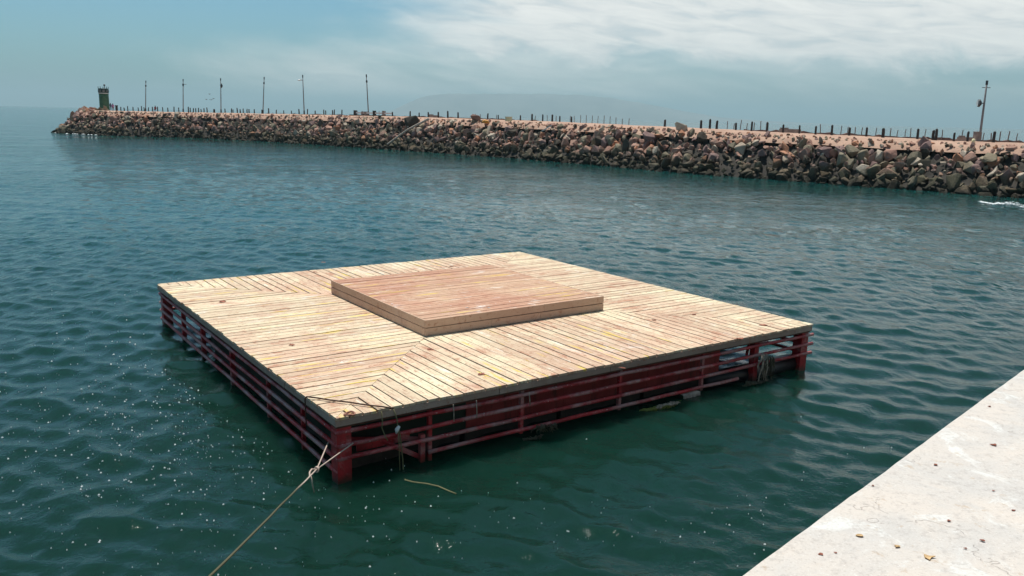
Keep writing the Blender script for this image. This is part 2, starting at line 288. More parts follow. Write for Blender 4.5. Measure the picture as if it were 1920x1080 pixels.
# ------------------------------------------------------------------ sea
def make_water():
    # radial sheet: dense where waves can be told apart, coarse to the horizon
    ang = np.concatenate([np.linspace(-46, 46, 760), np.linspace(46, 314, 90)[1:-1]]); ang = np.radians(ang)
    rs = [1.5]
    while rs[-1] < 260: rs.append(rs[-1] * (1 + 1 / 150) if rs[-1] > 4 else rs[-1] * 1.03)
    while rs[-1] < 33000: rs.append(rs[-1] * 1.06)
    rs = np.array(rs); R, A = np.meshgrid(rs, ang, indexing='ij'); X = R * np.sin(A); Y = R * np.cos(A)
    dens = np.maximum(np.gradient(rs)[:, None], R * np.radians(0.122))
    Z = np.zeros_like(X); DX = np.zeros_like(X); DY = np.zeros_like(X); rg = np.random.default_rng(3)
    wide = (np.abs(A) < np.radians(46.5))
    for k in range(130):
        lam = math.exp(rg.uniform(math.log(0.22), math.log(4.0))); th = math.radians(rg.normal(-97, 36)); kk = 2 * math.pi / lam
        a = 0.0165 * lam / (2 * math.pi) * (1.5 if lam < 1.3 else 0.62 if lam < 2.2 else 0.22); ph = rg.uniform(0, 6.28)
        fade = np.clip((lam / dens - 1.7) / 1.7, 0, 1) * wide * np.clip((R - 1.5) / 2, 0, 1)
        P = kk * (X * math.cos(th) + Y * math.sin(th)) + ph
        Z += a * fade * np.cos(P); DX -= a * fade * math.cos(th) * np.sin(P) * 0.9; DY -= a * fade * math.sin(th) * np.sin(P) * 0.9
    calm = np.clip(1.15 - np.abs(X + 0) * 0, 0, 1); X = X + DX; Y = Y + DY
    nr, na = X.shape; co_ = np.stack([X, Y, Z], -1).reshape(-1, 3); co_ = np.vstack([co_, [[0, 0, 0]]])
    i, j = np.meshgrid(np.arange(nr - 1), np.arange(na), indexing='ij'); j2 = (j + 1) % na
    q = np.stack([i * na + j, (i + 1) * na + j, (i + 1) * na + j2, i * na + j2], -1).reshape(-1, 4)[:, ::-1]
    me = bpy.data.meshes.new('water'); me.vertices.add(len(co_)); me.vertices.foreach_set('co', co_.ravel())
    nq = len(q); tri = np.array([[k, (k + 1) % na, nr * na] for k in range(na)])
    me.loops.add(nq * 4 + na * 3); me.loops.foreach_set('vertex_index', np.concatenate([q.ravel(), tri.ravel()]))
    me.polygons.add(nq + na); me.polygons.foreach_set('loop_start', np.concatenate([np.arange(nq) * 4, nq * 4 + np.arange(na) * 3]))
    me.polygons.foreach_set('use_smooth', [True] * (nq + na)); me.update(calc_edges=True); me.validate()
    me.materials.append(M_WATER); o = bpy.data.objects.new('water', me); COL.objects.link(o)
    if sum(p.normal.z for p in me.polygons[:50]) < 0: me.flip_normals()
    return props(o, kind='structure')
make_water()

# ------------------------------------------------------------------ breakwater: spine, height, surface
wl = [(118, 249.8), (172, 252.5), (230, 255), (330, 258), (440, 262), (640, 274.5), (840, 288), (1060, 305), (1300, 326), (1640, 351), (1920, 372)]
WP = [at(x, y, 0) for x, y in wl]; d_end = (WP[-1] - WP[-3]).normalized()
WP += [WP[-1] + d_end * 14, WP[-1] + d_end * 30]
def smooth_poly(P, n):
    out = []
    for i in range(len(P) - 1):
        p0, p1, p2, p3 = P[max(i - 1, 0)], P[i], P[i + 1], P[min(i + 2, len(P) - 1)]
        for k in range(n):
            t = k / n; out.append(0.5 * ((2 * p1) + (p2 - p0) * t + (2 * p0 - 5 * p1 + 4 * p2 - p3) * t * t + (3 * p1 - p0 - 3 * p2 + p3) * t ** 3))
    return out + [P[-1]]
WS = smooth_poly(WP, 8)
for _ in range(12): WS = [WS[0]] + [(WS[i - 1] + WS[i] * 2 + WS[i + 1]) / 4 for i in range(1, len(WS) - 1)] + [WS[-1]]
def offset(P, d):
    out = []
    for i, p in enumerate(P):
        t = P[min(i + 1, len(P) - 1)] - P[max(i - 1, 0)]; t.z = 0; t.normalize(); n = Vector((-t.y, t.x, 0))
        if n.y < 0: n = -n
        out.append(p + n * d)
    return out
HALF = 10.5
def deck_z(x): return float(np.interp(x, [-95, -60, -20, 5, 20, 45, 90], [5.35, 5.5, 5.65, 5.45, 5.2, 4.62, 4.5]))
def prof(d, zt):                       # height above water at distance d from the spine
    return float(np.interp(d, [0, 3.2, 5.4, 10.5, 13], [zt, zt - 0.06, zt - 0.55, 0.0, -2.2]))
def surf(i, d):                        # i: index along WS (float); d: signed distance from the spine, + = towards the camera
    i = max(0, min(len(WS) - 1.001, i)); a = int(i); t = i - a; sp = SP[a] * (1 - t) + SP[a + 1] * t; nn = (NN[a] * (1 - t) + NN[a + 1] * t).normalized()
    p = sp - nn * d; p.z = prof(abs(d), deck_z(sp.x)); return p
SP = offset(WS, HALF); NN = [(b - a).normalized() for a, b in zip(WS, SP)]
def strip(name, ds, M, tip=True, lift=0.0, jit=0.0, **kw):
    mb = MB(); rows = []
    for i in range(len(WS)): rows.append([surf(i, d) + Vector((0, 0, lift + random.uniform(-jit, jit))) for d in ds])
    n = len(ds); vs = [p for r in rows for p in r]
    fs = [(i * n + k, i * n + k + 1, (i + 1) * n + k + 1, (i + 1) * n + k) for i in range(len(rows) - 1) for k in range(n - 1)]
    if tip:                             # rounded head at the far end
        base = len(vs); t0 = (SP[0] - SP[1]).normalized(); pos = [d for d in ds if d >= 0][::-1]; steps = 14
        for s_ in range(steps + 1):
            th = math.pi * s_ / steps
            for d in pos:
                p = SP[0] - NN[0] * (d * math.cos(th)) + t0 * (d * math.sin(th)); p.z = prof(d, deck_z(SP[0].x)) + lift; vs.append(p)
        m_ = len(pos); fs += [(base + s_ * m_ + k, base + s_ * m_ + k + 1, base + (s_ + 1) * m_ + k + 1, base + (s_ + 1) * m_ + k) for s_ in range(steps) for k in range(m_ - 1)]
    mb.add(vs, fs); return mb.build(name, M, None, True, **kw)
strip('breakwater', [-13, -10.5, -8, -5.4, -3.2, 0, 3.2, 5.4, 7, 9, 10.5, 13], M_CORE, lift=-0.55, kind='structure')
strip('breakwater_road', [-5.2, -4.2, -3.2, -1.6, 0, 1.6, 3.2, 4.3, 5.4, 6.0], M_SAND, lift=-0.02, jit=0.05, kind='structure')

# ------------------------------------------------------------------ rocks
def rock_mesh(seed):
    rg = random.Random(seed); bm = bmesh.new(); sxyz = (rg.uniform(0.8, 1.25), rg.uniform(0.65, 1.0), rg.uniform(0.5, 0.85))
    for _ in range(rg.choice([9, 11, 14, 18])):
        v = Vector((rg.gauss(0, 1), rg.gauss(0, 1), rg.gauss(0, 1))).normalized() * rg.uniform(0.8, 1.08)
        bm.verts.new((v.x * sxyz[0], v.y * sxyz[1], v.z * sxyz[2]))
    r = bmesh.ops.convex_hull(bm, input=bm.verts); 
    bmesh.ops.delete(bm, geom=[g for g in r['geom_interior'] if isinstance(g, bmesh.types.BMVert)], context='VERTS')
    bmesh.ops.bevel(bm, geom=list(bm.edges), offset=0.06, segments=1, affect='EDGES', profile=0.6, clamp_overlap=True)
    bmesh.ops.triangulate(bm, faces=bm.faces); me = bpy.data.meshes.new('boulder'); bm.to_mesh(me); bm.free(); return me
RM = [rock_mesh(100 + k) for k in range(16)]
for me in RM: me.materials.append(M_ROCK[0])
spec = []                                # (position, size, mesh, euler, colour)
def addrock(p, s, c=None, zs=None, rot=None):
    c = c if c is not None else random.choices(range(6), ROCKP)[0]
    spec.append((p, s, random.randrange(16), rot or (random.uniform(0, 6.3), random.uniform(0, 6.3), random.uniform(0, 6.3)), c))
# arc-length parametrisation
seg = [(WS[i + 1] - WS[i]).length for i in range(len(WS) - 1)]; cum = np.concatenate([[0], np.cumsum(seg)])
def idx(s): return float(np.interp(s, cum, np.arange(len(WS))))
TOTAL = cum[-1]; s_ = 0.0
while s_ < TOTAL:
    for d in np.arange(5.3, 11.6, 0.60):
        if d < 6 and random.random() < 0.25: continue
        dd = d + random.uniform(-0.45, 0.45); ss_ = s_ + random.uniform(-0.5, 0.5); p = surf(idx(ss_), dd)
        size = min(0.98, 0.28 + random.random() ** 2.2 * 0.74); 
        if d < 6: size *= 0.8
        p.z += random.uniform(-0.15, 0.2) * size; addrock(p, size)
        if random.random() < 0.35: addrock(p + Vector((random.uniform(-.6, .6), random.uniform(-.6, .6), 0.15)), random.uniform(0.18, 0.34))
    for _ in range(4): addrock(surf(idx(s_ + random.uniform(0, .8)), random.uniform(3.9, 6.0)) + Vector((0, 0, -0.02)), random.uniform(0.12, 0.36), random.choice([0, 0, 3, 4, 1]))
    s_ += 0.80
t0 = (SP[0] - SP[1]).normalized()
for d in np.arange(2.6, 11.6, 0.8):     # rocks round the head
    for th in np.arange(0, math.pi * 0.75, 0.95 / d):
        a = th + random.uniform(-0.04, 0.04); p = SP[0] - NN[0] * (d * math.cos(a)) + t0 * (d * math.sin(a) * 1.0); p.z = prof(d, deck_z(SP[0].x)) + random.uniform(-0.2, 0.3)
        addrock(p, random.uniform(0.45, 1.15))
# boulders that stand out in the row, built where they lie
def wall_pt(px, py, d):                 # point of the rock slope under that direction
    best = None
    for i in np.linspace(0, len(WS) - 1.01, 900):
        p = surf(i, d); x, _ = proj(p)
        if best is None or abs(x - px) < best[0]: best = (abs(x - px), i)
    best2 = None
    for dd in np.linspace(4.5, 10.8, 40):
        p = surf(best[1], dd); x, y = proj(p); e = abs(y - py)
        if best2 is None or e < best2[0]: best2 = (e, dd)
    for i in np.linspace(max(0, best[1] - 3), min(len(WS) - 1.01, best[1] + 3), 60):
        p = surf(i, best2[1]); x, _ = proj(p)
        if abs(x - px) < best[0]: best = (abs(x - px), i)
    return surf(best[1], best2[1])
big = [(1215, 262, 1.5, 2, 'broad flat faced purple grey boulder high on the rock slope'), (1277, 246, 1.15, 3, 'pale topped large boulder standing out on the crest'),
       (775, 234, 1.9, 5, 'largest dark boulder high on the slope behind the leaning driftwood'), (893, 229, 1.35, 0, 'round topped boulder on the crest above the orange plastic'),
       (963, 252, 1.1, 5, 'tall dark egg shaped boulder left of the white plank'), (1685, 331, 1.5, 0, 'big pinkish wedge boulder low on the slope left of the right lamp pole'),
       (1790, 348, 1.3, 1, 'rounded olive boulder at the waterline below the right lamp pole'), (1483, 290, 1.2, 4, 'orange pink slanting slab in the middle of the slope'),
       (163, 214, 2.1, 0, 'big pink brown boulder at the head left of the green beacon'), (134, 231, 1.3, 5, 'dark boulder low on the far left tip of the breakwater'),
       (195, 218, 1.6, 0, 'flat pinkish slab just below the green beacon'), (1850, 300, 1.3, 1, 'large grey angular boulder just below the foot of the right lamp pole')]
NAMED = {}
for px, py, s, c, lab in big:
    if px < 205:
        q = at(px, py, 3.9 if px > 150 else 1.6); p = Vector(q); a = SP[0]; v = (p - a); v.z = 0
        dist = 203 if px > 150 else 200; r_ = ray(px, py); k = dist / r_.y; p = Vector((0, 0, EYE)) + r_ * k
    else: p = wall_pt(px, py, 7) + Vector((0, 0, 0.25))
    NAMED[len(spec)] = lab; addrock(p, s, c, rot=(random.uniform(-.4, .4), random.uniform(-.4, .4), random.uniform(0, 6.3)))
def vis_score(sp_):
    x, y = proj(sp_[0]); d = (sp_[0] - Vector((0, 0, EYE))).length
    if x < -20 or x > 1940 or sp_[0].z < -0.1: return 0
    return sp_[1] / d
order = sorted(range(len(spec)), key=lambda k: -(vis_score(spec[k]) + (10 if k in NAMED else 0)))
solo = set(order[:300])
MARKS = [(1300, 'left of the far crest boulder'), (1420, 'below the left of the bollard row'), (1520, 'below the middle of the bollard row'), (1640, 'below the crowded thin fence posts'), (1750, 'left of the right lamp pole'), (1860, 'under the right lamp pole'), (2100, 'right of the right lamp pole')]
rocks = []
mbs = MB(); 
cache = [(np.array([v.co[:] for v in me.vertices]), [tuple(p.vertices) for p in me.polygons]) for me in RM]
for k, (p, s, mi, eu, c) in enumerate(spec):
    if k in solo:
        o = bpy.data.objects.new('boulder', RM[mi]); COL.objects.link(o); o.location = p; o.rotation_euler = eu; o.scale = (s, s, s)
        o.material_slots[0].link = 'OBJECT'; o.material_slots[0].material = M_ROCK[c]
        o['category'] = 'boulder'; o['group'] = 'boulders of the breakwater slope'; x, y = proj(p)
        if k in NAMED: o['label'] = NAMED[k]
        else:
            sz = 'huge' if s > 0.95 else 'large' if s > 0.68 else 'medium' if s > 0.45 else 'small'
            row = 'on crest' if p.z > 3.5 else 'mid slope' if p.z > 1.9 else 'low down' if p.z > 0.75 else 'at waterline'
            mk = next(t for lim, t in MARKS if x < lim); rocks.append((f'{sz} {ROCKCOL[c][0]} boulder {row}', mk, x, o))
    else:
        E_ = Matrix.Rotation(eu[2], 3, 'Z') @ Matrix.Rotation(eu[1], 3, 'Y') @ Matrix.Rotation(eu[0], 3, 'X')
        V = cache[mi][0] @ np.array(E_).T * s + np.array(p); mbs.cur = c; mbs.add(V.tolist(), cache[mi][1])
mbs.build('rubble_rocks', M_ROCK, None, label='mass of smaller and farther rocks heaped along the breakwater', cat='rocks', kind='stuff')
gr = {}
for t, mk, x, o in rocks: gr.setdefault((t, mk), []).append((x, o))
for (t, mk), L in gr.items():
    L.sort(key=lambda q: q[0]); 
    for i, (x, o) in enumerate(L): r_ = rank(i, len(L)); o['label'] = (t + ' ' + mk + (', ' + r_ if r_ else ''))

# ------------------------------------------------------------------ bollards and fence posts
ALONG = {}
def road(px, d):                        # point of the road at distance d from its spine seen at column px
    if d not in ALONG:
        ii = np.linspace(0, len(WS) - 1.01, 1500); ALONG[d] = (ii, np.array([proj(surf(i, d))[0] for i in ii]))
    ii, xs = ALONG[d]; o_ = np.argsort(xs); return surf(float(np.interp(px, xs[o_], ii[o_])), d)
def crop(xs, sc, x0): return [x / sc + x0 for x in xs]
thick = crop([44, 95, 135, 246, 337, 427, 520, 615, 709, 803, 904, 1003, 1100, 1300, 1390, 1407, 1512, 1591, 1742], 3.097, 1300) + crop([11, 84, 152, 226, 439, 515, 675, 758, 835, 904, 958, 1043, 1714], 3.84, 800) + crop([1421, 1580, 1660, 1743], 4.8, 440)
thin = crop([196, 234, 271, 310, 351, 390, 737, 855, 895, 936, 977, 1059, 1142, 1182, 1228, 1260, 1342, 1440, 1558, 1680, 1727, 1776, 1825, 1875], 3.097, 1300) + crop([350, 386, 502, 781, 867, 931, 1033, 1062, 1107, 1148, 1190, 1232, 1276, 1320, 1363, 1409, 1456], 3.84, 800) + crop([1108, 1149, 1300], 4.8, 440)
far = crop([25, 53, 78, 112, 130, 178, 245, 307, 375, 443, 512, 580, 655, 725, 803, 820, 882, 897, 965], 4.8, 440) + crop([705, 735, 767, 815, 862, 892, 915, 954, 989, 1035, 1082, 1128, 1183, 1226, 1312, 1328, 1357, 1379, 1404, 1427, 1452, 1481, 1540, 1548, 1642, 1700, 1714, 1752, 1778, 1805, 1840, 1858], 4.8, 80)
PM = []
def post_mesh(h, r, n, lean, seed, M):
    rg = random.Random(seed); mb = MB(); pts = [(rg.uniform(-lean, lean) * z, rg.uniform(-lean, lean) * z, z) for z in (-0.5, 0, h * 0.5, h - 0.02, h)]
    mb.tube(pts, [r * 1.08, r * 1.05, r, r * 0.94, r * 0.7], n); o = mb.build('post', M); me = o.data; bpy.data.objects.remove(o); return me
bm_thick = [post_mesh(0.88 + 0.06 * k, 0.11 + 0.012 * k, 9, 0.02, k, M_BOLL) for k in range(4)]
bm_thin = [post_mesh(0.92 + 0.08 * k, 0.05, 6, 0.05, 10 + k, M_THIN) for k in range(4)]
bm_far = [post_mesh(0.80 + 0.10 * k, 0.115, 7, 0.04, 20 + k, M_BOLL) for k in range(4)]
SECT = [(330, 'between beacon and second lamp pole'), (450, 'around the third lamp pole from the left'), (530, 'around the fourth lamp pole from the left'), (640, 'around the fifth lamp pole from the left'), (760, 'beside the sixth lamp pole by the white rail'),
        (900, 'above the leaning driftwood'), (1050, 'above the white plank'), (1250, 'on the low crest before the pale boulder'), (1480, 'just right of the pale crest boulder'), (1640, 'midway along the right part of the road'), (1790, 'left of the right lamp pole'), (2000, 'beside the right lamp pole')]
def row(xs, meshes, name, word, cat, group, d, dj):
    L = {}
    for k, px in enumerate(sorted(xs)):
        dd = d + random.uniform(-dj, dj); p = road(px, d); o = bpy.data.objects.new(name, random.choice(meshes)); COL.objects.link(o); o.location = p + Vector((0, 0, -0.03))
        s = random.uniform(0.9, 1.12); o.scale = (random.uniform(0.9, 1.15), random.uniform(0.9, 1.15), s); o.rotation_euler = (random.uniform(-.03, .03), random.uniform(-.03, .03), random.uniform(0, 6.28)); o['category'] = cat; o['group'] = group
        L.setdefault(next(t for lim, t in SECT if px < lim), []).append(o)
    for t, os_ in L.items():
        for i, o in enumerate(os_): r_ = rank(i, len(os_)); o['label'] = f'{word} {t}' + (f', {r_}' if r_ else '')
row(thick, bm_thick, 'bollard', 'thick black timber bollard', 'bollard', 'black timber bollards along the breakwater road', 0.6, 0.3)
row(thin, bm_thin, 'fence_post', 'thin grey fence post', 'post', 'thin fence posts along the seaward side', -3.0, 0.4)
row(far, bm_far, 'timber_post', 'dark short timber post', 'post', 'dark posts along the far breakwater road', -0.5, 0.5)

# ------------------------------------------------------------------ lamp poles
def lamp_pole(px, ytop, xtop, kind, label, d=-1.0, base=False):
    p = road(px, d); dist = (Vector((p.x, p.y, 0))).length; x0, y0 = proj(p)
    h = 1.0
    for _ in range(30):
        y = proj(p + Vector((0, 0, h)))[1]; h *= (y0 - ytop) / max(1, (y0 - y))
    xh = proj(p + Vector((0, 0, h)))[0]; lean = (xtop - xh) / FPX * dist
    sc_ = dist / 90.0
    e = empty('lamp_pole', p, 0, label=label, cat='lamp pole', group='lamp poles along the breakwater')
    def L(t, ox=0.0, oy=0.0): return (lean * t + ox, oy, h * t)
    r = 0.105 if base else 0.10
    MB().tube([L(-0.03), L(0.0), L(0.5), L(0.97)], [r * 1.3, r * 1.2, r, r * 0.75], 10).build('pole', M_POLE, e, True)
    MB().tube([L(0.93), L(1.0)], r * 1.15, 8).build('top_cap', M_POLED, e)
    if kind == 'floodlight':
        MB().tube([L(0.885, -0.42), L(0.885, 0.42)], 0.035, 6).build('crossbar', M_POLED, e)
        hd_ = MB().tube([L(0.63, -0.62, 0.05), L(0.63, -0.47, 0.02), L(0.63, -0.30, 0)], [0.36, 0.40, 0.18], 16).build('lamp_head', M_POLED, e, True)
        MB().tube([L(0.63, -0.60, -0.02), L(0.63, -0.645, -0.02)], 0.31, 16).build('lens', M_LENS, hd_)
        MB().tube([L(0.63, -0.32), L(0.63, 0)], 0.05, 6).build('bracket', M_POLED, e)
    elif kind == 'arm':
        MB().tube([L(0.86), L(0.88, -0.55), L(0.875, -0.85)], 0.06, 6).build('arm', M_POLED, e)
        hd_ = MB().lathe((L(0.87)[0] - 0.75, 0, L(0.87)[2]), [(0.10, -0.13), (0.36, -0.11), (0.38, 0.0), (0.2, 0.11), (0.05, 0.14)], 12).build('lamp_head', M_WHITE, e, True)
    elif kind == 'lump':
        MB().tube([L(0.72, 0.10), L(0.78, 0.17), L(0.85, 0.10)], [0.14, 0.30, 0.12], 10).build('lamp_head', M_POLED, e, True)
        MB().tube([L(0.80), L(0.79, 0.16)], 0.05, 6).build('bracket', M_POLED, e)
    elif kind == 'cross':
        MB().tube([L(0.84, -0.25), L(0.84, 0.75)], 0.045, 6).build('crossbar', M_POLED, e)
        MB().tube([L(0.78), L(0.86)], 0.17, 8).build('clamp', M_POLED, e)
    else:
        MB().tube([L(0.80), L(0.83), L(0.86)], [0.12, 0.19, 0.12], 10).build('clamp', M_POLED, e)
    MB().tube([L(0.0), L(0.10)], r * 1.6, 10).build('base_sleeve', M_POLED, e)
    return e
lamp_pole(273, 151, 273, 'clamp', 'leftmost slim lamp pole with a small dark fitting, nearest the green beacon')
lamp_pole(343.5, 148, 343, 'cross', 'second lamp pole from the left with a short crossbar to its right')
lamp_pole(414.5, 146.5, 413.5, 'lump', 'third lamp pole from the left with a dark lumpy lamp near its top')
lamp_pole(493, 144, 495, 'clamp', 'plain fourth lamp pole from the left, midway along the far breakwater')
lamp_pole(570.5, 140.5, 567.5, 'arm', 'lamp pole with a white lamp head on a short arm to the left')
lamp_pole(691, 139.5, 687, 'clamp', 'left leaning lamp pole rising behind the white rail')
lamp_pole(1836, 151, 1851, 'floodlight', 'tall right leaning lamp pole with a round floodlight, at the right edge', -1.2, True)
pb = road(1831.5, -0.2); MB().box((-0.30, -0.3, -0.3), (0.26, 0.3, 0.92)).box((-0.33, -0.33, 0.921), (0.12, 0.33, 0.98)).build('concrete_block', M_CONC, None, label='brown concrete block at the foot of the right lamp pole', cat='concrete block').location = pb
py_ = road(1824.5, 3.4); MB().tube([(0, 0, -0.05), (0, 0, 0.1), (0.02, 0, 0.34), (0.02, 0, 0.40)], [0.15, 0.17, 0.15, 0.06], 12).build('yellow_jug', M_YEL, None, True, label='small pale yellow jug on the sand near the right lamp pole', cat='jug').location = py_

# low rail and blocks by the sixth pole
xs = [(681, 696), (706, 712), (714, 722), (723, 735)]
a = road(662, 0.6); b = road(735, 0.6); dirv = (b - a); LN = dirv.length; ang = math.atan2(dirv.y, dirv.x)
e = empty('white_rail', a, ang, label='long low white rail on dark blocks beside the sixth lamp pole', cat='rail')
MB().box((0.3, -0.12, 0.40), (LN, 0.12, 0.66)).build('rail_beam', M_WHITE, e)
MB().box((-0.8, -0.3, -0.1), (LN + 0.5, 0.3, 0.16)).build('plinth', M_BOLL, e)
for f_ in (0.06, 0.26, 0.34, 0.56, 0.80): MB().box((LN * f_ - 0.3, -0.2, 0.161), (LN * f_ + 0.3, 0.2, 1.0 if f_ in (0.06, 0.56, 0.8) else 0.8)).build('support_block', M_BOLL if f_ in (0.06, 0.56) else M_CONC, e)
lowwall = [(1462, 1500, 'low dark kerb piece behind the bollards right of the pale boulder'), (1795, 1828, 'low grey kerb piece just left of the right lamp pole'), (805, 822, 'short dark kerb piece above the leaning driftwood')]
for x0_, x1_, lab in lowwall:
    a = road(x0_, -2.4); b = road(x1_, -2.4); v = b - a; o = MB().box((0, -0.2, -0.1), (v.length, 0.2, 0.40)).box((0.1, -0.14, 0.401), (v.length * 0.4, 0.14, 0.55)).build('kerb_block', M_CONC, None, label=lab, cat='kerb'); o.location = a; o.rotation_euler.z = math.atan2(v.y, v.x)

for x0_, x1_, h_, lab in ((1395, 1990, 0.22, 'long low dark kerb along the seaward road edge towards the right lamp pole'), (500, 1010, 0.20, 'long low dark kerb along the seaward road edge behind the white rail')):
    mb = MB(); P_ = [road(x, -3.5) for x in np.linspace(x0_, x1_, 60)]; vs = []; rk = random.Random(3)
    for i, p in enumerate(P_): q = h_ * rk.choice([1, 1, 1, 1.5, 0.6]); vs += [p + Vector((0, -0.15, -0.1)), p + Vector((0, -0.15, q)), p + Vector((0, 0.15, q)), p + Vector((0, 0.15, -0.1))]
    mb.add(vs, [(4 * i + k, 4 * i + 4 + k, 4 * i + 4 + (k + 1) % 4, 4 * i + (k + 1) % 4) for i in range(59) for k in range(4)] + [(0, 1, 2, 3), (239, 238, 237, 236)]); mb.build('kerb', M_KERB, None, label=lab, cat='kerb')

# ------------------------------------------------------------------ green beacon tower
bx = ray(197, 212); k = 210 / bx.y; bp = Vector((0, 0, EYE)) + bx * k; bp.z = deck_z(bp.x) - 0.9
bc = empty('beacon_tower', bp, 0.3, label='green round harbour beacon tower with a dark railed top at the breakwater head', cat='beacon')
HT = 6.4; R_ = 1.12
MB().lathe((0, 0, 0), [(R_, 0.5), (R_, 2), (R_ * 0.99, 4), (R_ * 0.98, HT - 1.5)], 28).build('shaft', M_GREEN, bc, True)
MB().lathe((0, 0, 0), [(R_ * 1.5, -0.8), (R_ * 1.45, 0.1), (R_ * 1.2, 0.35), (R_ * 1.04, 0.52)], 28).build('plinth', M_GREEN, bc)
MB().lathe((0, 0, HT - 1.5), [(R_ * 1.02, 0), (R_ * 1.1, 0.06), (R_ * 1.1, 0.20), (R_ * 1.02, 0.22)], 28).build('white_band', M_WHITE, bc)
MB().lathe((0, 0, HT - 1.27), [(R_ * 1.04, 0), (R_ * 1.06, 0.5), (R_ * 1.07, 1.05)], 28).build('parapet', M_GREEN2, bc, True)
for k in range(9):
    q = 2 * math.pi * k / 9; pa = MB(); 
    for z0, z1 in ((0.25, 0.45), (0.55, 0.72)):
        c_ = [(R_ * 1.085 * math.cos(q + dq), R_ * 1.085 * math.sin(q + dq)) for dq in (-0.2, 0.2)]; d_ = [(x * 1.03, y * 1.03) for x, y in c_]
        pa.prism([c_[0], c_[1], d_[1], d_[0]], HT - 1.27 + z0, HT - 1.27 + z1)
    pa.build('parapet_opening', M_POLE, bc)
for k in range(5):
    q = 2 * math.pi * k / 5 + 0.5; MB().tube([(R_ * 1.05 * math.cos(q), R_ * 1.05 * math.sin(q), HT - 0.3), (R_ * 1.05 * math.cos(q), R_ * 1.05 * math.sin(q), HT + 0.22)], 0.07, 6).build('railing_post', M_GREEN2, bc)
ln = MB().tube([(0.3, -0.1, HT - 0.25), (0.3, -0.1, HT + 0.45)], 0.09, 8).build('lantern_stem', M_POLE, bc)
MB().lathe((0.3, -0.1, HT + 0.4), [(0.1, 0), (0.24, 0.06), (0.24, 0.26), (0.1, 0.40), (0.02, 0.43)], 12).build('lantern', M_POLED, bc)
MB().box((0.15, -R_ * 1.06, 0.55), (0.55, -R_ * 0.9, 1.0)).build('hatch', M_POLED, bc)
p = bp + Vector((1.9, -1.2, 0.2)); 
o = MB().box((-0.2, -0.2, 0), (0.2, 0.2, 1.15)).box((-0.26, -0.26, 1.151), (0.26, 0.26, 1.3)).build('marker_block', M_BOLL, None, label='dark block standing just right of the person in pink', cat='block'); o.location = road(219, 1.5)
o = MB().tube([(0, 0, 0), (0.05, 0, 0.9), (-0.3, 0.1, 1.7)], [0.5, 0.35, 0.03], 7).tube([(-0.5, 0.1, 0), (-0.6, 0, 0.8), (-0.5, 0, 1.0)], [0.5, 0.4, 0.2], 7).build('dark_heap', M_BOLL, None, label='dark jagged heap against the left side of the green beacon', cat='heap'); o.location = bp + Vector((-1.9, -0.6, 0.0))

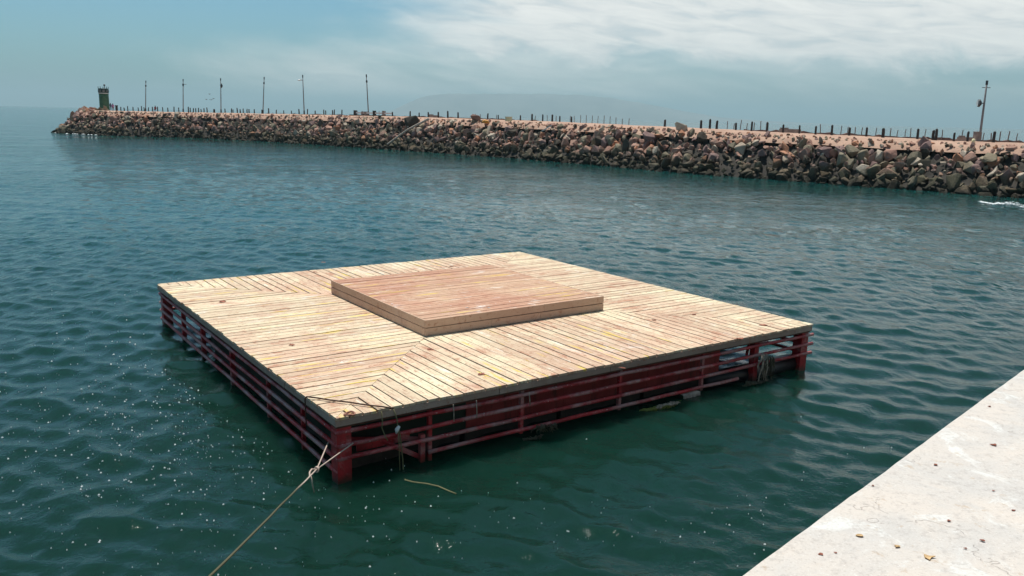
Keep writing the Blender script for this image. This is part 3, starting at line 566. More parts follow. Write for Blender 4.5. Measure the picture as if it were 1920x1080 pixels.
# ------------------------------------------------------------------ people beside the beacon
def person(name_loc, rz, pose, mats, label):
    e = name_loc
    J = dict(hip=(0, 0, 0.93), chest=(0, 0.02, 1.30), neck=(0, 0.02, 1.47), head=(0, -0.02, 1.60), top=(0, -0.01, 1.70), shL=(0.19, 0.02, 1.40), elL=(0.26, 0.02, 1.12), haL=(0.25, -0.12, 0.90), fiL=(0.24, -0.17, 0.82),
             shR=(-0.19, 0.02, 1.40), elR=(-0.27, 0.03, 1.12), haR=(-0.22, -0.16, 0.95), fiR=(-0.20, -0.22, 0.88), hL=(0.10, 0, 0.88), kL=(0.11, -0.03, 0.48), aL=(0.12, 0.03, 0.08), tL=(0.13, -0.15, 0.03),
             hR=(-0.10, 0, 0.88), kR=(-0.12, -0.05, 0.49), aR=(-0.14, 0.02, 0.08), tR=(-0.16, -0.16, 0.03))
    if pose == 'sit':
        for k in ('kL', 'kR'): J[k] = (J[k][0] * 1.4, -0.42, 0.90)
        for k in ('aL', 'aR'): J[k] = (J[k][0] * 1.2, -0.45, 0.48)
        for k in ('tL', 'tR'): J[k] = (J[k][0] * 1.2, -0.62, 0.45)
        J['haL'] = (0.14, -0.32, 1.0); J['haR'] = (-0.14, -0.32, 1.0); J['fiL'] = (0.1, -0.4, 0.98); J['fiR'] = (-0.1, -0.4, 0.98)
    names = list(J); rad = dict(hip=.15, chest=.16, neck=.06, head=.10, top=.075, sh=.07, el=.045, ha=.035, fi=.03, h=.10, k=.062, a=.045, t=.035)
    ed = [('hip', 'chest'), ('chest', 'neck'), ('neck', 'head'), ('head', 'top')]
    for s in 'LR': ed += [('chest', 'sh' + s), ('sh' + s, 'el' + s), ('el' + s, 'ha' + s), ('ha' + s, 'fi' + s), ('hip', 'h' + s), ('h' + s, 'k' + s), ('k' + s, 'a' + s), ('a' + s, 't' + s)]
    me = bpy.data.meshes.new('t'); me.from_pydata([J[n] for n in names], [(names.index(a), names.index(b)) for a, b in ed], [])
    o = bpy.data.objects.new('t', me); COL.objects.link(o); o.modifiers.new('s', 'SKIN'); 
    if not me.skin_vertices: pass
    bm = bmesh.new(); bm.from_mesh(me); L = bm.verts.layers.skin.verify(); bm.verts.ensure_lookup_table()
    for i, n in enumerate(names): r_ = rad.get(n, rad.get(n[:-1], 0.05)); bm.verts[i][L].radius = (r_ * (1.15 if n in ('hip', 'chest') else 1), r_ * (0.8 if n in ('hip', 'chest') else 1)); bm.verts[i][L].use_root = (n == 'hip')
    bm.to_mesh(me); bm.free(); o.modifiers.new('b', 'SUBSURF').levels = 1
    dg = bpy.context.evaluated_depsgraph_get(); nm = bpy.data.meshes.new_from_object(o.evaluated_get(dg)); bpy.data.objects.remove(o)
    nm.materials.clear()
    for M in mats: nm.materials.append(M)
    for f in nm.polygons:
        c = f.center; lower = (c.z < 0.97 and abs(c.x) < 0.22 and not (c.y < -0.25 and c.z > 0.94)) ; f.material_index = 0 if (c.z > 1.46 or (abs(c.x) > 0.2 and c.z < 1.06 and c.z > 0.78) or c.z < 0.07) else (2 if lower else 1); f.use_smooth = True
    b = bpy.data.objects.new('body', nm); COL.objects.link(b); b.parent = e
    MB().tube([(0, 0.03, 1.50), (0, 0.035, 1.62), (0, 0.02, 1.72), (0, 0.01, 1.76)], [0.08, 0.118, 0.10, 0.02], 12).build('hair', M_HAIR, e, True)
    return e
lp = road(212.5, 4.6); lp.z = lp.z + 0.25
pr = empty('person', lp, 0.4, label='person in pink top and maroon trousers standing right of the green beacon', cat='person'); person(pr, 0, 'stand', [M_SKIN, M_PINK, M_MAROON], '')
p2 = road(208.0, -0.5); p2.z += 0.05
pr2 = empty('person', p2, 0.9, label='person in dark clothes standing partly behind the beacon tower', cat='person'); person(pr2, 0, 'stand', [M_SKIN, M_NAVY, M_NAVY], '')
p3 = road(291.5, 1.0); p3.z -= 0.42
pr3 = empty('person', p3, 0.2, label='person in maroon sitting on the road edge near the leftmost lamp pole', cat='person'); person(pr3, 0, 'sit', [M_SKIN, M_MAROON, M_NAVY], '')

# ------------------------------------------------------------------ things lying on the slope, birds, foam
def on_slope(px, py, d=7): return wall_pt(px, py, d)
a = on_slope(797, 232); b = on_slope(752, 276); a.z += 0.9; b.z += 0.5
for _ in range(3): pass
MB().tube([b, (a * 0.5 + b * 0.5) + Vector((0, -0.6, 0.35)), a + Vector((0, -0.4, 0))], [0.14, 0.16, 0.22], 8).build('driftwood_pole', M_DRIFT, None, label='long bleached driftwood pole leaning across the rock slope', cat='driftwood')
a = on_slope(1016, 257); b = on_slope(1034, 245); a.z += 0.7; b.z += 0.7; v = (b - a); o = MB().box((0, -0.22, 0), (v.length, 0.22, 0.09)).box((0.1, -0.2, -0.06), (v.length - 0.1, -0.12, -0.001)).build('white_plank', M_WHITE, None, label='short white plank lying on the rocks in mid slope', cat='plank'); o.matrix_world = Matrix.Translation(a + Vector((0, -0.5, 0.1))) @ v.to_track_quat('X', 'Z').to_matrix().to_4x4()
a = on_slope(899, 235); MB().tube([a + Vector((-.5, -.6, .5)), a + Vector((-.1, -.7, .65)), a + Vector((.35, -.6, .6)), a + Vector((.6, -.6, .35))], [0.16, 0.3, 0.28, 0.1], 7).build('orange_plastic', M_ORANGE, None, label='crumpled orange plastic piece caught below the crest', cat='plastic')
a = on_slope(954, 229); o = MB().box((-0.45, -0.4, 0), (0.45, 0.4, 0.62)).box((-0.5, -0.45, 0.621), (0.5, 0.45, 0.7)).build('pale_box', M_YEL, None, label='pale square box sitting on top of the rocks', cat='box'); o.location = a + Vector((0, -0.3, 0.2)); o.rotation_euler.z = 0.3
for (bxp, byp, w, lab) in [(393, 177, 0.45, 'topmost of the four gulls in the air right of the second lamp pole'), (387, 187, 0.5, 'leftmost gull of the four in the air'), (396, 187.5, 0.75, 'middle larger gull of the four in the air'), (400.5, 185.5, 0.5, 'gull nearest the third lamp pole in the air')]:
    r_ = ray(bxp, byp); P = Vector((0, 0, EYE)) + r_ * (190 / r_.y); e = empty('gull', P, random.uniform(-.5, .5), label=lab, cat='bird', group='gulls flying over the breakwater')
    MB().tube([(0, -0.25 * w, 0), (0, -0.14 * w, 0.02), (0, 0.05, 0), (0, 0.25 * w, 0)], [0.02, 0.06 * w, 0.075 * w, 0.01], 8).build('body', M_BIRD, e, True)
    for s in (-1, 1): MB().add([(0, -0.09, 0.03), (s * 0.35 * w, -0.12, 0.17), (s * 0.7 * w, 0.02, 0.05), (s * 0.33 * w, 0.10, 0.15), (0, 0.10, 0.03), (0, -0.09, 0.0), (s * 0.35 * w, -0.12, 0.15), (s * 0.7 * w, 0.02, 0.04), (s * 0.33 * w, 0.10, 0.13), (0, 0.10, 0.0)], [(0, 1, 3, 4), (1, 2, 3), (5, 9, 8, 6), (6, 8, 7), (0, 5, 6, 1), (1, 6, 7, 2), (2, 7, 8, 3), (3, 8, 9, 4)]).build('wing', M_BIRD, e)
def blob(mb, c, rx, ry, rz, yaw=0.0, n=7):
    a0 = random.uniform(0, 6.28); top = []; bot = []
    for k in range(n):
        q = a0 + 2 * math.pi * k / n; rr = random.uniform(0.6, 1.15); x = rx * rr * math.cos(q); y = ry * rr * math.sin(q)
        xx = x * math.cos(yaw) - y * math.sin(yaw); yy = x * math.sin(yaw) + y * math.cos(yaw); top.append((c[0] + xx, c[1] + yy, c[2] - rz * 0.4))
    top.append((c[0], c[1], c[2] + rz)); bot = (c[0], c[1], c[2] - rz)
    mb.add(top + [bot], [(k, (k + 1) % n, n) for k in range(n)] + [((k + 1) % n, k, n + 1) for k in range(n)])
fm = MB()
for _ in range(120):
    t = random.random(); x = 1838 + t * 110; y = 378 + t * 9 + random.gauss(0, 0.5 + 1.6 * t) + 2.0 * math.sin(t * 9); c = at(x, y, 0.05); blob(fm, c, random.uniform(.06, .36), random.uniform(.03, .12), random.uniform(0.015, .05), -0.45)
for _ in range(12):
    x = random.uniform(98, 180); blob(fm, at(x, 249.5 + random.gauss(0, 0.5) + (x - 105) * 0.05, 0.1), random.uniform(.2, .7), .3, 0.12)
fm.build('sea_foam', M_FOAM, None, True, label='broken white foam on the water along the foot of the rocks', cat='foam', kind='stuff')
sp_ = MB()                                # scattered solid white flecks that stand in for sun glints round the raft
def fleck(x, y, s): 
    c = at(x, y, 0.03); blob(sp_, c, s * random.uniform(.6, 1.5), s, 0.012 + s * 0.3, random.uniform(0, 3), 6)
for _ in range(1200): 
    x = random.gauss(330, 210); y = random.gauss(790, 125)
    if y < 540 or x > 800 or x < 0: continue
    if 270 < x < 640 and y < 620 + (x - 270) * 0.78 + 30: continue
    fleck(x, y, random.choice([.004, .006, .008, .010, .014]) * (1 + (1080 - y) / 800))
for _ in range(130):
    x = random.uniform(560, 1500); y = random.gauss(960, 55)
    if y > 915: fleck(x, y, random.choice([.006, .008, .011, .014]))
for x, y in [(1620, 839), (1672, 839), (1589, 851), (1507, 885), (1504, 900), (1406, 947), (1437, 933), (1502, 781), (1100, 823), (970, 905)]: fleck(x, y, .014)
sp_.build('glint_flecks', M_FOAM, None, label='tiny white flecks standing in for sun glints on the dark water before the raft', cat='foam', kind='stuff')

# ------------------------------------------------------------------ floating platform
HD = 1.16333; L_ = 12.53; YAW = 0.61296259; B0 = Vector((-2.81192682, 12.75698586, 0))
U = Vector((math.cos(YAW), math.sin(YAW), 0)); V = Vector((-math.sin(YAW), math.cos(YAW), 0))
def wp(u, v, z): return B0 + U * u + V * v + Vector((0, 0, z))
raft = empty('floating_platform', B0, YAW, label='square timber decked raft with red steel rails floating in the harbour', cat='raft')
def edge_u(px, z=0.7, ax='u'):
    lo, hi = 0.0, L_
    for _ in range(40):
        m_ = (lo + hi) / 2; x = proj(wp(m_, 0, z) if ax == 'u' else wp(0, m_, z))[0]
        if (x < px) == (ax == 'u'): lo = m_
        else: hi = m_
    return lo
TH = 0.045
def planks(mb, u0, u1, w, gap, f0, f1, horiz, z, th, rg, flip=None):
    x = u0
    while x < u1 - 0.02:
        ww = min(w * rg.uniform(0.93, 1.07), u1 - x); a, b = x + gap * rg.uniform(0.4, 0.95), x + ww
        zz = z + rg.uniform(-0.004, 0.004); j = rg.uniform(-0.022, 0.014) if flip is None else 0; o_ = rg.uniform(0, 50)
        q = [(a, f0(a) + j), (b, f0(b) + j), (b, f1(b)), (a, f1(a))]
        uvf = (lambda co_, o_=o_: (co_[1] + o_, co_[0])) if not horiz else (lambda co_, o_=o_: (co_[0] + o_, co_[1]))
        if horiz: q = [(y_, x_) for x_, y_ in q][::-1]
        if abs(f1((a + b) / 2) - f0((a + b) / 2)) > 0.05: mb.prism(q, zz - th, zz, uvf)
        x += ww
rg = random.Random(4); dk = MB(); g = 0.04; W_ = 0.245
mt = lambda off: (lambda a: min(a, L_ - a) - off)
planks(dk, 0, L_, W_, g, lambda a: 0.0, lambda a: max(0.004, min(a, L_ - a) - 0.004), False, HD, TH, rg)
planks(dk, 0, L_, W_, g, lambda a: L_ - max(0.004, min(a, L_ - a) - 0.004), lambda a: L_, False, HD, TH, rg, 1)
planks(dk, 0, L_, W_, g, lambda a: 0.0, lambda a: max(0.004, min(a, L_ - a) - 0.004), True, HD, TH, rg)
planks(dk, 0, L_, W_, g, lambda a: L_ - max(0.004, min(a, L_ - a) - 0.004), lambda a: L_, True, HD, TH, rg, 1)
dk.build('deck', M_DECK, raft)
MB().box((0.03, 0.03, HD - 0.20), (L_ - 0.03, L_ - 0.03, HD - TH - 0.012)).build('deck_frame', simple('stained_underboards', (0.10, 0.042, 0.026), 0.9), raft)
def side(f, mb, name, M, parent=raft):   # f maps (along, outward inset, z) boxes on the four sides
    pass
FA = 0.118
for k in range(4):                        # fascia boards under the deck edge, cut into lengths
    mb = MB(); x = 0.0; rg2 = random.Random(k)
    while x < L_ - 0.05:
        w = min(rg2.uniform(2.2, 3.4), L_ - x); a, b = x + 0.006, x + w - 0.006; i0, i1 = 0.004 + rg2.uniform(0, 0.01), 0.028
        z1 = HD - TH - 0.004; z0 = HD - TH - FA
        box = {0: ((a, i0, z0), (b, i1, z1)), 1: ((i0, a, z0), (i1, b, z1)), 2: ((a, L_ - i1, z0), (b, L_ - i0, z1)), 3: ((L_ - i1, a, z0), (L_ - i0, b, z1))}[k]
        mb.box(*box, uv=(lambda c, kk=k: (c[0] if kk in (0, 2) else c[1], c[2] * 3 + 0.1))); x += w
    mb.build('fascia', M_FASC, raft)
# raised square in the middle
u0, u1, v0, v1 = 3.72, 8.95, 3.72, 8.98; 
rp = MB(); rg3 = random.Random(9); HR = 0.37
planks(rp, v0 + 0.005, v1 - 0.005, 0.16, 0.020, lambda a: u0 + 0.03, lambda a: u1 - 0.03, True, HD + HR, 0.04, rg3, 1)
rpo = rp.build('raised_deck', M_TOP, raft)
MB().box((u0 + 0.05, v0 + 0.05, HD + 0.005), (u1 - 0.05, v1 - 0.05, HD + HR - 0.06)).build('core', M_DARK, rpo)
for z0, z1, ins in ((0.012, 0.185, 0.0), (0.198, 0.375, 0.0)):
    for bx_ in (((u0, v0, z0), (u1, v0 + 0.028, z1)), ((u0, v0 + 0.029, z0), (u0 + 0.028, v1 - 0.029, z1)), ((u0, v1 - 0.028, z0), (u1, v1, z1)), ((u1 - 0.028, v0 + 0.029, z0), (u1, v1 - 0.029, z1))):
        (ax, ay, az_), (cx, cy, cz) = bx_; fb = MB(); ux = (cx - ax) > (cy - ay); lo_, hi_ = (ax, cx) if ux else (ay, cy); cuts = [lo_] + sorted(lo_ + (hi_ - lo_) * rg3.uniform(a_, a_ + 0.2) for a_ in (0.2, 0.6)) + [hi_]
        for q0_, q1_ in zip(cuts, cuts[1:]):
            jz = rg3.uniform(0, 0.006); ga = 0.0035
            if ux: fb.box((q0_ + ga, ay, az_ + HD), (q1_ - ga, cy, cz + HD - jz), uv=lambda c: (c[0] + c[1], c[2] * 3 + 0.1))
            else: fb.box((ax, q0_ + ga, az_ + HD), (cx, q1_ - ga, cz + HD - jz), uv=lambda c: (c[0] + c[1], c[2] * 3 + 0.1))
        fb.build('fascia_board', M_RISER, rpo)
# rails and posts
ZR = [0.875, 0.64, 0.415, 0.175]
pu = [edge_u(x) for x in (812, 985, 1170, 1325, 1425)]; pv = [edge_u(x, 0.7, 'v') for x in (333, 369, 423, 491, 555)]
E0 = 0.06
def pipe(P0, P1, r=0.034, wav=0.006):
    n = 14; P0 = Vector(P0); P1 = Vector(P1); return [P0.lerp(P1, k / n) + Vector((random.uniform(-wav, wav), random.uniform(-wav, wav), random.uniform(-wav, wav) * 1.5)) for k in range(n + 1)]
for zi, z in enumerate(ZR):
    s0 = 0.05 if zi < 3 else pu[0] - 0.06
    e1 = L_ + 0.12 if zi < 3 else L_ - 2.6
    MB().tube(pipe((s0, E0, z), (e1, E0, z)), 0.040, 8).build('rail', M_RAIL, raft, True)
    MB().tube(pipe((E0, 0.05, z), (E0, L_ - 0.02, z)), 0.040, 8).build('rail', M_RAIL, raft, True)
    if zi < 3:
        MB().tube(pipe((0.05, L_ - E0, z), (L_ - 0.05, L_ - E0, z)), 0.040, 8).build('rail', M_RAIL, raft, True)
        MB().tube(pipe((L_ - E0, 0.1, z), (L_ - E0, L_ - 0.1, z)), 0.040, 8).build('rail', M_RAIL, raft, True)
ZT = HD - TH - FA + 0.05
for k, u in enumerate(pu):
    w = 0.035 if k != 4 else 0.075
    MB().box((u - w, E0 + 0.036, -0.55 if k in (0, 4) else 0.08), (u + w, E0 + 0.036 + 2 * w, ZT)).build('post', M_RED if k in (0, 4) else M_RAIL, raft)
MB().box((pu[0] - 0.19, E0 + 0.04, -0.5), (pu[0] - 0.10, E0 + 0.13, 0.50)).build('stub_post', M_RED, raft)
for k, v in enumerate(pv):
    w = 0.05 if k < 3 else 0.035
    MB().box((E0 + 0.036, v - w, -0.4), (E0 + 0.036 + 2 * w, v + w, ZT)).build('post', M_RED, raft)
for (cu, cv_) in ((0.17, 0.17), (L_ - 0.17, 0.19), (0.19, L_ - 0.17), (L_ - 0.19, L_ - 0.19)):
    w = 0.125; cp = MB(); cp.box((cu - w, cv_ - w, -0.7), (cu + w, cv_ + w, ZT)).build('corner_post', M_RED, raft)
for u in (3.0, 6.0, 9.0): 
    MB().box((u, L_ - 0.22, -0.4), (u + 0.08, L_ - 0.14, ZT)).build('post', M_RED, raft); MB().box((L_ - 0.22, u, -0.4), (L_ - 0.14, u + 0.08, ZT)).build('post', M_RED, raft)
# braces, beams, floats beneath
MB().tube([(0.3, 0.35, 0.62), (pu[0] - 0.15, 0.30, 0.36)], 0.045, 6).build('brace', M_RED, raft); MB().tube([(pu[0] - 0.9, 0.32, 0.50), (pu[0] - 0.1, 0.2, 0.02)], 0.05, 6).build('brace', M_RED, raft)
MB().prism([(0.5, 0.28), (1.5, 0.28), (1.5, 0.33), (0.5, 0.33)], 0.38, 0.52).build('gusset_plate', M_RED, raft)
MB().tube([(pu[4], 0.2, 0.90), (L_ - 0.2, 1.2, 0.45)], 0.04, 6).build('brace', M_RED, raft); MB().tube([(pu[4] - 0.1, 0.3, 0.62), (L_ - 0.2, 1.6, 0.95)], 0.04, 6).build('brace', M_RED, raft)
TU0, TU1 = 0.45, edge_u(1385) - 0.15
for k in range(4):
    a = TU0 + (TU1 - TU0) * k / 4; b = TU0 + (TU1 - TU0) * (k + 1) / 4 - 0.012
    MB().box((a, 0.42, 0.30), (b, 8.9, HD - 0.215)).build('float_tank', M_TANK if k else M_TANKG, raft)
    MB().box((a + 0.05, 0.55, -0.4), (b - 0.05, 8.8, 0.29)).build('shade_keel', M_DARK, raft)  # dark block added below each tank to darken the water under the raft
MB().tube([(TU1 - 0.4, 0.5, 0.08), (TU1 + 1.0, 0.42, 0.10), (L_ - 0.05, 0.36, 0.13)], [0.20, 0.23, 0.22], 14).build('pontoon_tube', M_BLACK, raft, True)
MB().tube([(0.9, 9.2, 0.02), (L_ - 1, 9.3, 0.02)], 0.2, 12).build('pontoon_tube', M_BLACK, raft, True)
# ring bolt on the near corner
rb = MB(); c = Vector((0.26, 0.02, HD + 0.02)); rb.tube([c + Vector((0.085 * math.cos(t), 0.075 * math.sin(t), 0.012 * math.sin(2 * t))) for t in np.linspace(0, 2 * math.pi, 17)], 0.017, 7, False).box((0.225, 0.0, HD + 0.001), (0.295, 0.05, HD + 0.018))
rb.build('ring_bolt', simple('rust', (0.30, 0.13, 0.09), 0.8, 0.4, 20), raft, True)

# ------------------------------------------------------------------ ropes
def sag(P0, P1, s, n=16): return [Vector(P0).lerp(Vector(P1), k / n) - Vector((0, 0, s * 4 * (k / n) * (1 - k / n))) for k in range(n + 1)]
Bp = wp(0.0, 0.0, 0); kd = ray(594, 880); K = Vector((0, 0, EYE)) + kd * (12.05 / kd.y)
ed = ray(395, 1080)
# rope runs from the knot towards the quay: passes through the frame's lower left
tgt = None
for dy in np.linspace(5.0, 11.0, 61):
    P = Vector((0, 0, EYE)) + ed * (dy / ed.y); Q = P + (P - K) * 1.0; t_ = (Q - P)
    # extend to the quay face line x = y*0.975 - 1.81
    for s in np.linspace(0, 3, 60):
        X = P + t_ * s
        if X.x > X.y * 0.9743 - 1.811 and 2.0 < X.z < 4.2: tgt = (P, X); break
    if tgt: break
if tgt is None: P = Vector((0, 0, EYE)) + ed * (8.5 / ed.y); tgt = (P, P + (P - K) * 1.5)
mr = MB(); r1 = 0.0115
mid = [K.lerp(tgt[0], k / 10) for k in range(11)] + [tgt[0].lerp(tgt[1], k / 6) for k in range(1, 7)]
mr.tube([p + Vector((random.uniform(-.004, .004), 0, random.uniform(-.004, .004))) for p in mid], r1, 7)
e1 = wp(0.02, 0.36, 0.62); e2 = wp(0.31, 0.02, 0.66)
dirk = (tgt[0] - K).normalized(); K2 = K + dirk * 0.75
mr.tube(sag(K, e1, 0.0, 6) + [wp(0.14, 0.34, 0.62)], r1, 7); mr.tube(sag(K, e2, 0.0, 6) + [wp(0.31, 0.2, 0.66)], r1, 7)
mr.tube([K, K + dirk * 0.2 + Vector((-0.05, 0, 0.03)), K + dirk * 0.45 + Vector((-0.045, 0, 0.02)), K2], r1 * 1.1, 7)
for t in np.linspace(0, 1, 5): mr.tube([K + dirk * (0.03 * t) + Vector((0.035 * math.cos(a_ + t), 0.03 * math.sin(a_), 0.035 * math.sin(a_ + t))) for a_ in np.linspace(0, 6.28, 9)], r1 * 0.8, 6, False)
mr.tube([K2 + Vector((0.02, 0, 0)), K2 + Vector((0.03, 0, -0.10)), K2 + Vector((0.05, 0.03, -0.26))], 0.010, 5)
mr.build('mooring_rope', M_ROPE, None, True, label='tan mooring rope knotted into two strands at the near red corner post', cat='rope')
pA = wp(0, 1.05, HD); d1 = at(575, 745, HD + 0.02); d2 = at(738, 767, HD + 0.02)
dr = MB(); dr.tube([d1 + Vector((-0.02, 0, -0.5)), d1 + Vector((-0.03, 0, -0.02))] + [d1.lerp(d2, k / 8) + Vector((0, 0, 0.012 + 0.004 * math.sin(k * 2))) for k in range(9)], 0.014, 6)
dr.build('deck_rope', M_ROPED, None, True, label='dark taut rope lying across the near corner of the deck', cat='rope')
def at_side(px, py, out=0.03):            # point just outside the long rail side
    d = ray(px, py); n = -V; o0 = Vector((0, 0, EYE)); t_ = ((B0 + n * out) - o0).dot(n) / d.dot(n); return o0 + d * t_
hr = MB(); pts = [at_side(738, 768), at_side(744, 785), at_side(746, 800), at_side(750, 815), at_side(755, 860), at_side(757, 893)]
hr.tube(pts + [at(760, 900, 0.03), at(775, 904, 0.03), at(800, 907, 0.03), at(822, 912, 0.03), at(840, 920, 0.03), at(855, 926, 0.03)], 0.012, 6)
hr.tube([at_side(745, 796, .05), at_side(748, 830, .05), at_side(750, 890, .05)], 0.009, 5)
hr.build('hanging_rope', M_ROPEG, None, True, label='thin olive rope hanging off the deck edge and trailing on the water', cat='rope')
MB().tube([at_side(748, 799, .05), at_side(744, 806, .07), at_side(743, 813, .06)], [0.028, 0.038, 0.012], 8).build('rope_knot', M_WHITE, None, True, label='small white knot hanging beside the thin olive rope', cat='knot')
k_ = 0
for pts, lab in (([(715, 772), (717, 790), (716, 802), (723, 820), (727, 826)], 'short frayed rope end hanging nearest the ring bolt corner'), ([(850, 758), (851, 772), (851, 790)], 'short grey string hanging off the deck edge beside the first rail post'), ([(893, 750), (894, 768), (894, 784)], 'short grey string hanging off the deck edge, right one of two'), ([(992, 735), (994, 760)], 'pale string hanging on the second rail post')):
    MB().tube([at_side(x, y, 0.04) for x, y in pts], 0.010, 5).build('string', M_ROPEG if k_ == 0 else M_WEEDW, None, True, label=lab, cat='string', group='strings hanging off the raft edge'); k_ += 1

# ------------------------------------------------------------------ seaweed, cloth, litter
def weed(name, px0, px1, py, n, ln, M, label, spread=0.06, r=0.008, lift=0.0):
    mb = MB()
    for _ in range(n):
        x = random.uniform(px0, px1); y = py(x) if callable(py) else py; p = at_side(x, y + random.uniform(-2, 2), 0.05 + random.uniform(0, 0.08)); l = ln * random.uniform(0.4, 1.1); pts = [p]
        dx_ = random.uniform(-spread, spread)
        for s in range(1, 6): q = p + U * (dx_ * s / 5 * 1.5 + random.uniform(-.012, .012)) - V * (0.03 * math.sin(s * 1.3) + 0.02 * s / 5) - Vector((0, 0, l * s / 5)); q.z = max(q.z, 0.02 + random.uniform(0, .03)); pts.append(q)
        rr = r * random.uniform(0.6, 1.7); mb.tube(pts, [rr, rr * 1.5, rr * 1.6, rr * 1.3, rr, rr * 0.3], 4)
    return mb.build(name, M, None, True, label=label, cat='seaweed', group='seaweed caught on the raft rails')
weed('seaweed', 1398, 1432, lambda x: 716 + (x - 1398) * 0.0, 110, 0.48, M_WEED, 'dark hanging seaweed draped over the black float near the right corner', 0.12)
weed('seaweed', 1425, 1438, 664, 14, 0.85, M_WEEDW, 'long pale strands hanging down the second post from the right corner', 0.10, 0.008)
weed('seaweed', 1436, 1448, 668, 14, 0.8, M_WEED, 'brown ribbon of weed looped on the lowest rail right of the pale strands', 0.16, 0.010)
weed('seaweed', 1232, 1268, lambda x: 762 - (x - 1232) * 0.2, 46, 0.20, M_WEEDW, 'bleached weed tuft on the lowest rail left of the grey cloth', 0.10, 0.012)
weed('seaweed', 1208, 1266, lambda x: 777 - (x - 1208) * 0.2, 90, 0.14, M_WEEDY, 'yellow green weed clump floating below the bleached tuft', 0.12, 0.006)
weed('seaweed', 1005, 1042, lambda x: 798 - (x - 1005) * 0.1, 30, 0.16, M_WEED, 'small brown weed clump on the lowest rail between the second and third posts', 0.1, 0.007)
weed('seaweed', 985, 1015, 822, 34, 0.08, M_WEED, 'dull weed at the waterline below the second rail post', 0.1, 0.006)
cm = MB(); n, m_ = 12, 8; cvs = []
for i in range(n + 1):
    for j in range(m_ + 1):
        x = 1281 + 30 * i / n; top = 741.5 - (x - 1281) * 0.27; y = top + (20 - 6 * abs(i / n - 0.35) * 2 + 1.5 * math.sin(i * 2.1)) * max(0, j - 1) / (m_ - 1)
        p = at_side(x, y, -0.02 if j == 0 else 0.0); out = 0.02 if j == 0 else -0.0; cvs.append(p + V * (0.14 if j == 0 else 0) - V * (0.0 if j == 0 else 0.02 * math.sin(i * 1.7) + 0.015))
cm.add(cvs + [c_ + V * 0.012 for c_ in cvs], [(i * (m_ + 1) + j, (i + 1) * (m_ + 1) + j, (i + 1) * (m_ + 1) + j + 1, i * (m_ + 1) + j + 1) for i in range(n) for j in range(m_)] + [tuple((n + 1) * (m_ + 1) + q for q in (i * (m_ + 1) + j, i * (m_ + 1) + j + 1, (i + 1) * (m_ + 1) + j + 1, (i + 1) * (m_ + 1) + j)) for i in range(n) for j in range(m_)])
cm.build('cloth_rag', M_CLOTH, None, True, label='grey cloth rag draped over the lowest red rail', cat='cloth')
def leaf(P, s, M, label, group, cat='leaf', name='dry_leaf'):
    mb = MB()
    for q in range(2 if s > 0.03 else 1):
        a0 = random.uniform(0, 6.28); n = 7; vs = []
        for k in range(n): a = a0 + 2 * math.pi * k / n; rr = s * random.uniform(0.5, 1.2) * (1.0 if k % 2 else 0.65); vs.append((rr * 1.4 * math.cos(a) + q * s * 0.8, rr * math.sin(a), random.uniform(0.002, s * 0.35)))
        vs.append((q * s * 0.8, 0, s * 0.12)); mb.add(vs + [(v[0], v[1], v[2] - 0.003) for v in vs], [(k, (k + 1) % n, n) for k in range(n)] + [((k + 1) % n + n + 1, k + n + 1, 2 * n + 1) for k in range(n)])
    o = mb.build(name, M, None, label=label, cat=cat, group=group); o.location = P; return o
dl = [(415, 566, .085, 'dark crumpled leaf pile on the left part of the deck'), (545, 647, .06, 'brown leaf on the left deck boards near the yellow streak'), (1300, 590, .05, 'brown leaf on the right deck boards behind the dark clump'), (1385, 635, .07, 'dark leaf clump near the right front edge of the deck'), (1430, 610, .08, 'largest dark leaf clump close to the right corner of the deck'),
      (900, 702, .06, 'reddish leaf on the front deck boards above the rail posts'), (605, 492, .06, 'leaf near the back left edge of the deck'), (845, 500, .06, 'leaf behind the raised square near the back edge'), (1225, 600, .05, 'small leaf right of the raised square'), (1165, 690, .05, 'leaf at the front deck edge above the third rail post'), (805, 655, .05, 'leaf on the diagonal deck seam in front of the raised square'), (590, 510, .05, 'tiny leaf left of the raised square near its back corner')]
for x, y, s, lab in dl: leaf(at(x, y, HD + 0.004), s, M_LEAF, lab, 'dry leaves on the raft deck')
# droppings / shells on raised square
for x, y, s, lab in [(875, 577, .035, 'left white shell fragment on the front of the raised square'), (915, 577, .035, 'right white shell fragment on the front of the raised square'), (735, 570, .028, 'white fragment near the left edge of the raised square'), (615, 617, .03, 'white fragment on the deck left of the raised square')]:
    leaf(at(x, y, HD + (HR if y < 600 else 0) + 0.004), s, M_WHITE, lab, 'white fragments on the raft', 'fragment', 'white_fragment')

# ------------------------------------------------------------------ quay
ZQ = EYE - 1.6; q0 = at(1390, 1080, ZQ); q1 = at(1920, 692, ZQ); qd = (q1 - q0).normalized(); qn = Vector((qd.y, -qd.x, 0))
nl, nw = 260, 60; qv = []; qf = []
for i in range(nl + 1):
    s = -9 + 34 * i / nl; wob = 0.001 * math.sin(s * 2.1) + 0.0008 * math.sin(s * 5.3 + 1) + 0.0012 * math.sin(s * 23 + 2)
    for j in range(nw + 1):
        w = 14 * (j / nw) ** 2.2
        z = ZQ + (0.0012 * math.sin(s * 3 + w * 4) + 0.001 * math.sin(s * 9.1 - w * 7)) - (0.006 if j == 0 else 0)
        qv.append(q0 + qd * s + qn * (w + wob * math.exp(-w * 2) + (0.0 if j else -0.0)) + Vector((0, 0, z - ZQ)))
for i in range(nl):
    for j in range(nw): a = i * (nw + 1) + j; qf.append((a, a + 1, a + nw + 2, a + nw + 1))
nb = len(qv)
for i in range(nl + 1): e0 = qv[i * (nw + 1)]; qv += [e0 + Vector((0, 0, -0.35)) - qn * -0.0, Vector((e0.x, e0.y, -1.5)) + qn * 0.25]
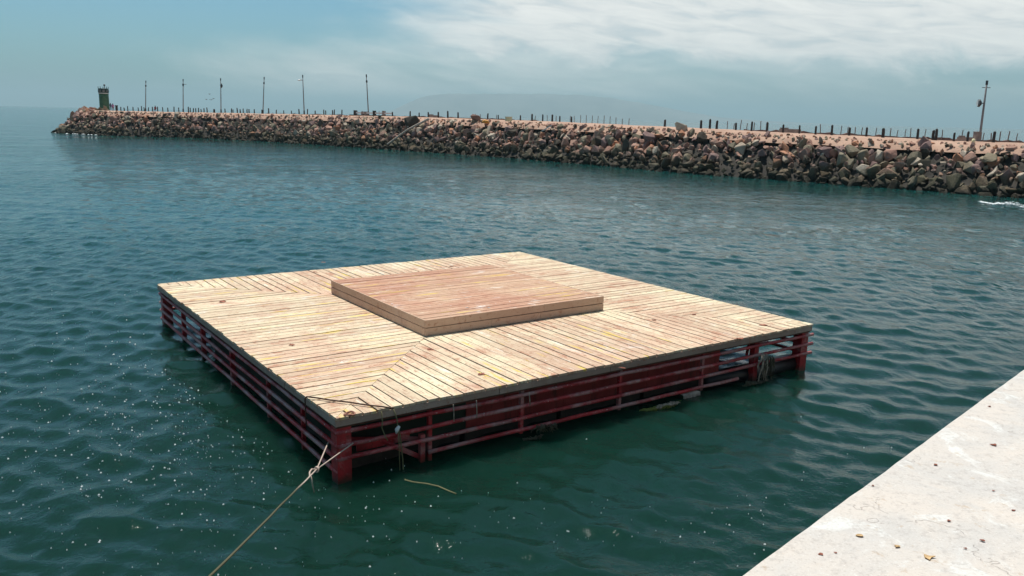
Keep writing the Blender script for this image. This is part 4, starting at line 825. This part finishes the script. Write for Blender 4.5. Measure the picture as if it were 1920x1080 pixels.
for i in range(nl): a = i * (nw + 1); b = nb + 2 * i; qf += [(a, a + nw + 1, b + 2, b), (b, b + 2, b + 3, b + 1)]
mq = MB(); mq.add(qv, qf); mq.build('quay', M_QUAY, None, True, kind='structure')
def qc(x, y): return (x / 2.7 + 1370, y / 2.7 + 680)
for cx, cy, s, mm, lab in [(1310, 222, .014, 0, 'small dark leaf nearest the far end of the pale quay'), (1335, 418, .022, 0, 'brown twiggy leaf high on the right part of the pale quay'), (1040, 518, .016, 0, 'brown leaf on the quay near its edge, halfway up'), (1105, 800, .011, 0, 'small dark red crumb in the middle of the quay'),
                        (655, 877, .019, 1, 'tan crumpled leaf low on the pale quay'), (845, 932, .017, 1, 'pale brown leaf right of the tan crumpled leaf'), (455, 970, .014, 0, 'brown leaf near the lower left edge of the quay'), (533, 962, .009, 0, 'tiny brown crumb beside the lower left leaf'), (1330, 648, .011, 0, 'small brown crumb on the right half of the quay'),
                        (1433, 748, .013, 0, 'brown leaf at the right border of the quay'), (1275, 900, .014, 0, 'reddish leaf on the quay at the thin crack'), (720, 622, .010, 0, 'tiny brown crumb by the quay edge'), (1000, 985, .030, 1, 'large yellowish leaf at the bottom of the quay'), (1190, 940, .009, 0, 'tiny dark crumb right of the yellowish leaf')]:
    x, y = qc(cx, cy); leaf(at(x, y, ZQ + 0.003), s * 0.72, M_LEAF2 if mm else M_LEAF, lab, 'dry leaves on the quay')

# ------------------------------------------------------------------ far mountain and haze
def mountain():
    D = 16000.0; prof_ = [(640, 0), (700, 0.08), (735, 0.16), (760, 0.45), (785, 0.72), (810, 0.86), (840, 0.93), (900, 0.95), (960, 0.98), (1020, 1.0), (1080, 0.99), (1130, 0.90), (1180, 0.74), (1230, 0.55), (1280, 0.36), (1330, 0.20), (1400, 0.10), (1500, 0.04), (1600, 0)]
    rg = random.Random(2); mb = MB(); nx, ny = 150, 14; vs = []
    for i in range(nx + 1):
        px = 640 + 960 * i / nx; h = float(np.interp(px, [p[0] for p in prof_], [p[1] for p in prof_])) * 455; 
        x = (px - 960) / FPX * D * 1.015
        for j in range(ny + 1):
            t = j / ny; y = D - 700 + t * 2200; zz = h * math.sin(min(1, t * 1.9) * math.pi / 2) if t < 0.53 else h * (1 - (t - 0.53) / 0.47)
            vs.append((x * (y / D), y, zz + rg.uniform(-9, 9) * (h / 455) - 2))
    mb.add(vs, [(i * (ny + 1) + j, (i + 1) * (ny + 1) + j, (i + 1) * (ny + 1) + j + 1, i * (ny + 1) + j + 1) for i in range(nx) for j in range(ny)])
    mb.build('hill', simple('dry_hill', (0.22, 0.20, 0.18), 0.95, 0.2, 0.002), None, True, kind='structure')
mountain()
hz = MB().box((-36000, -36000, -40), (36000, 36000, 520)); HM = bpy.data.materials.new('haze_air'); HM.use_nodes = True; t = NT(HM.node_tree); t.n.clear()
pv_ = t.new('ShaderNodeVolumePrincipled'); pv_.inputs['Color'].default_value = (0.56, 0.80, 0.89, 1); pv_.inputs['Density'].default_value = 0.0001; pv_.inputs['Anisotropy'].default_value = 0.2
ou = t.new('ShaderNodeOutputMaterial'); t.l.new(pv_.outputs[0], ou.inputs['Volume'])
hz.build('haze', HM, None, kind='stuff', label='thin pale sea haze that fades the far hill and horizon', cat='haze')
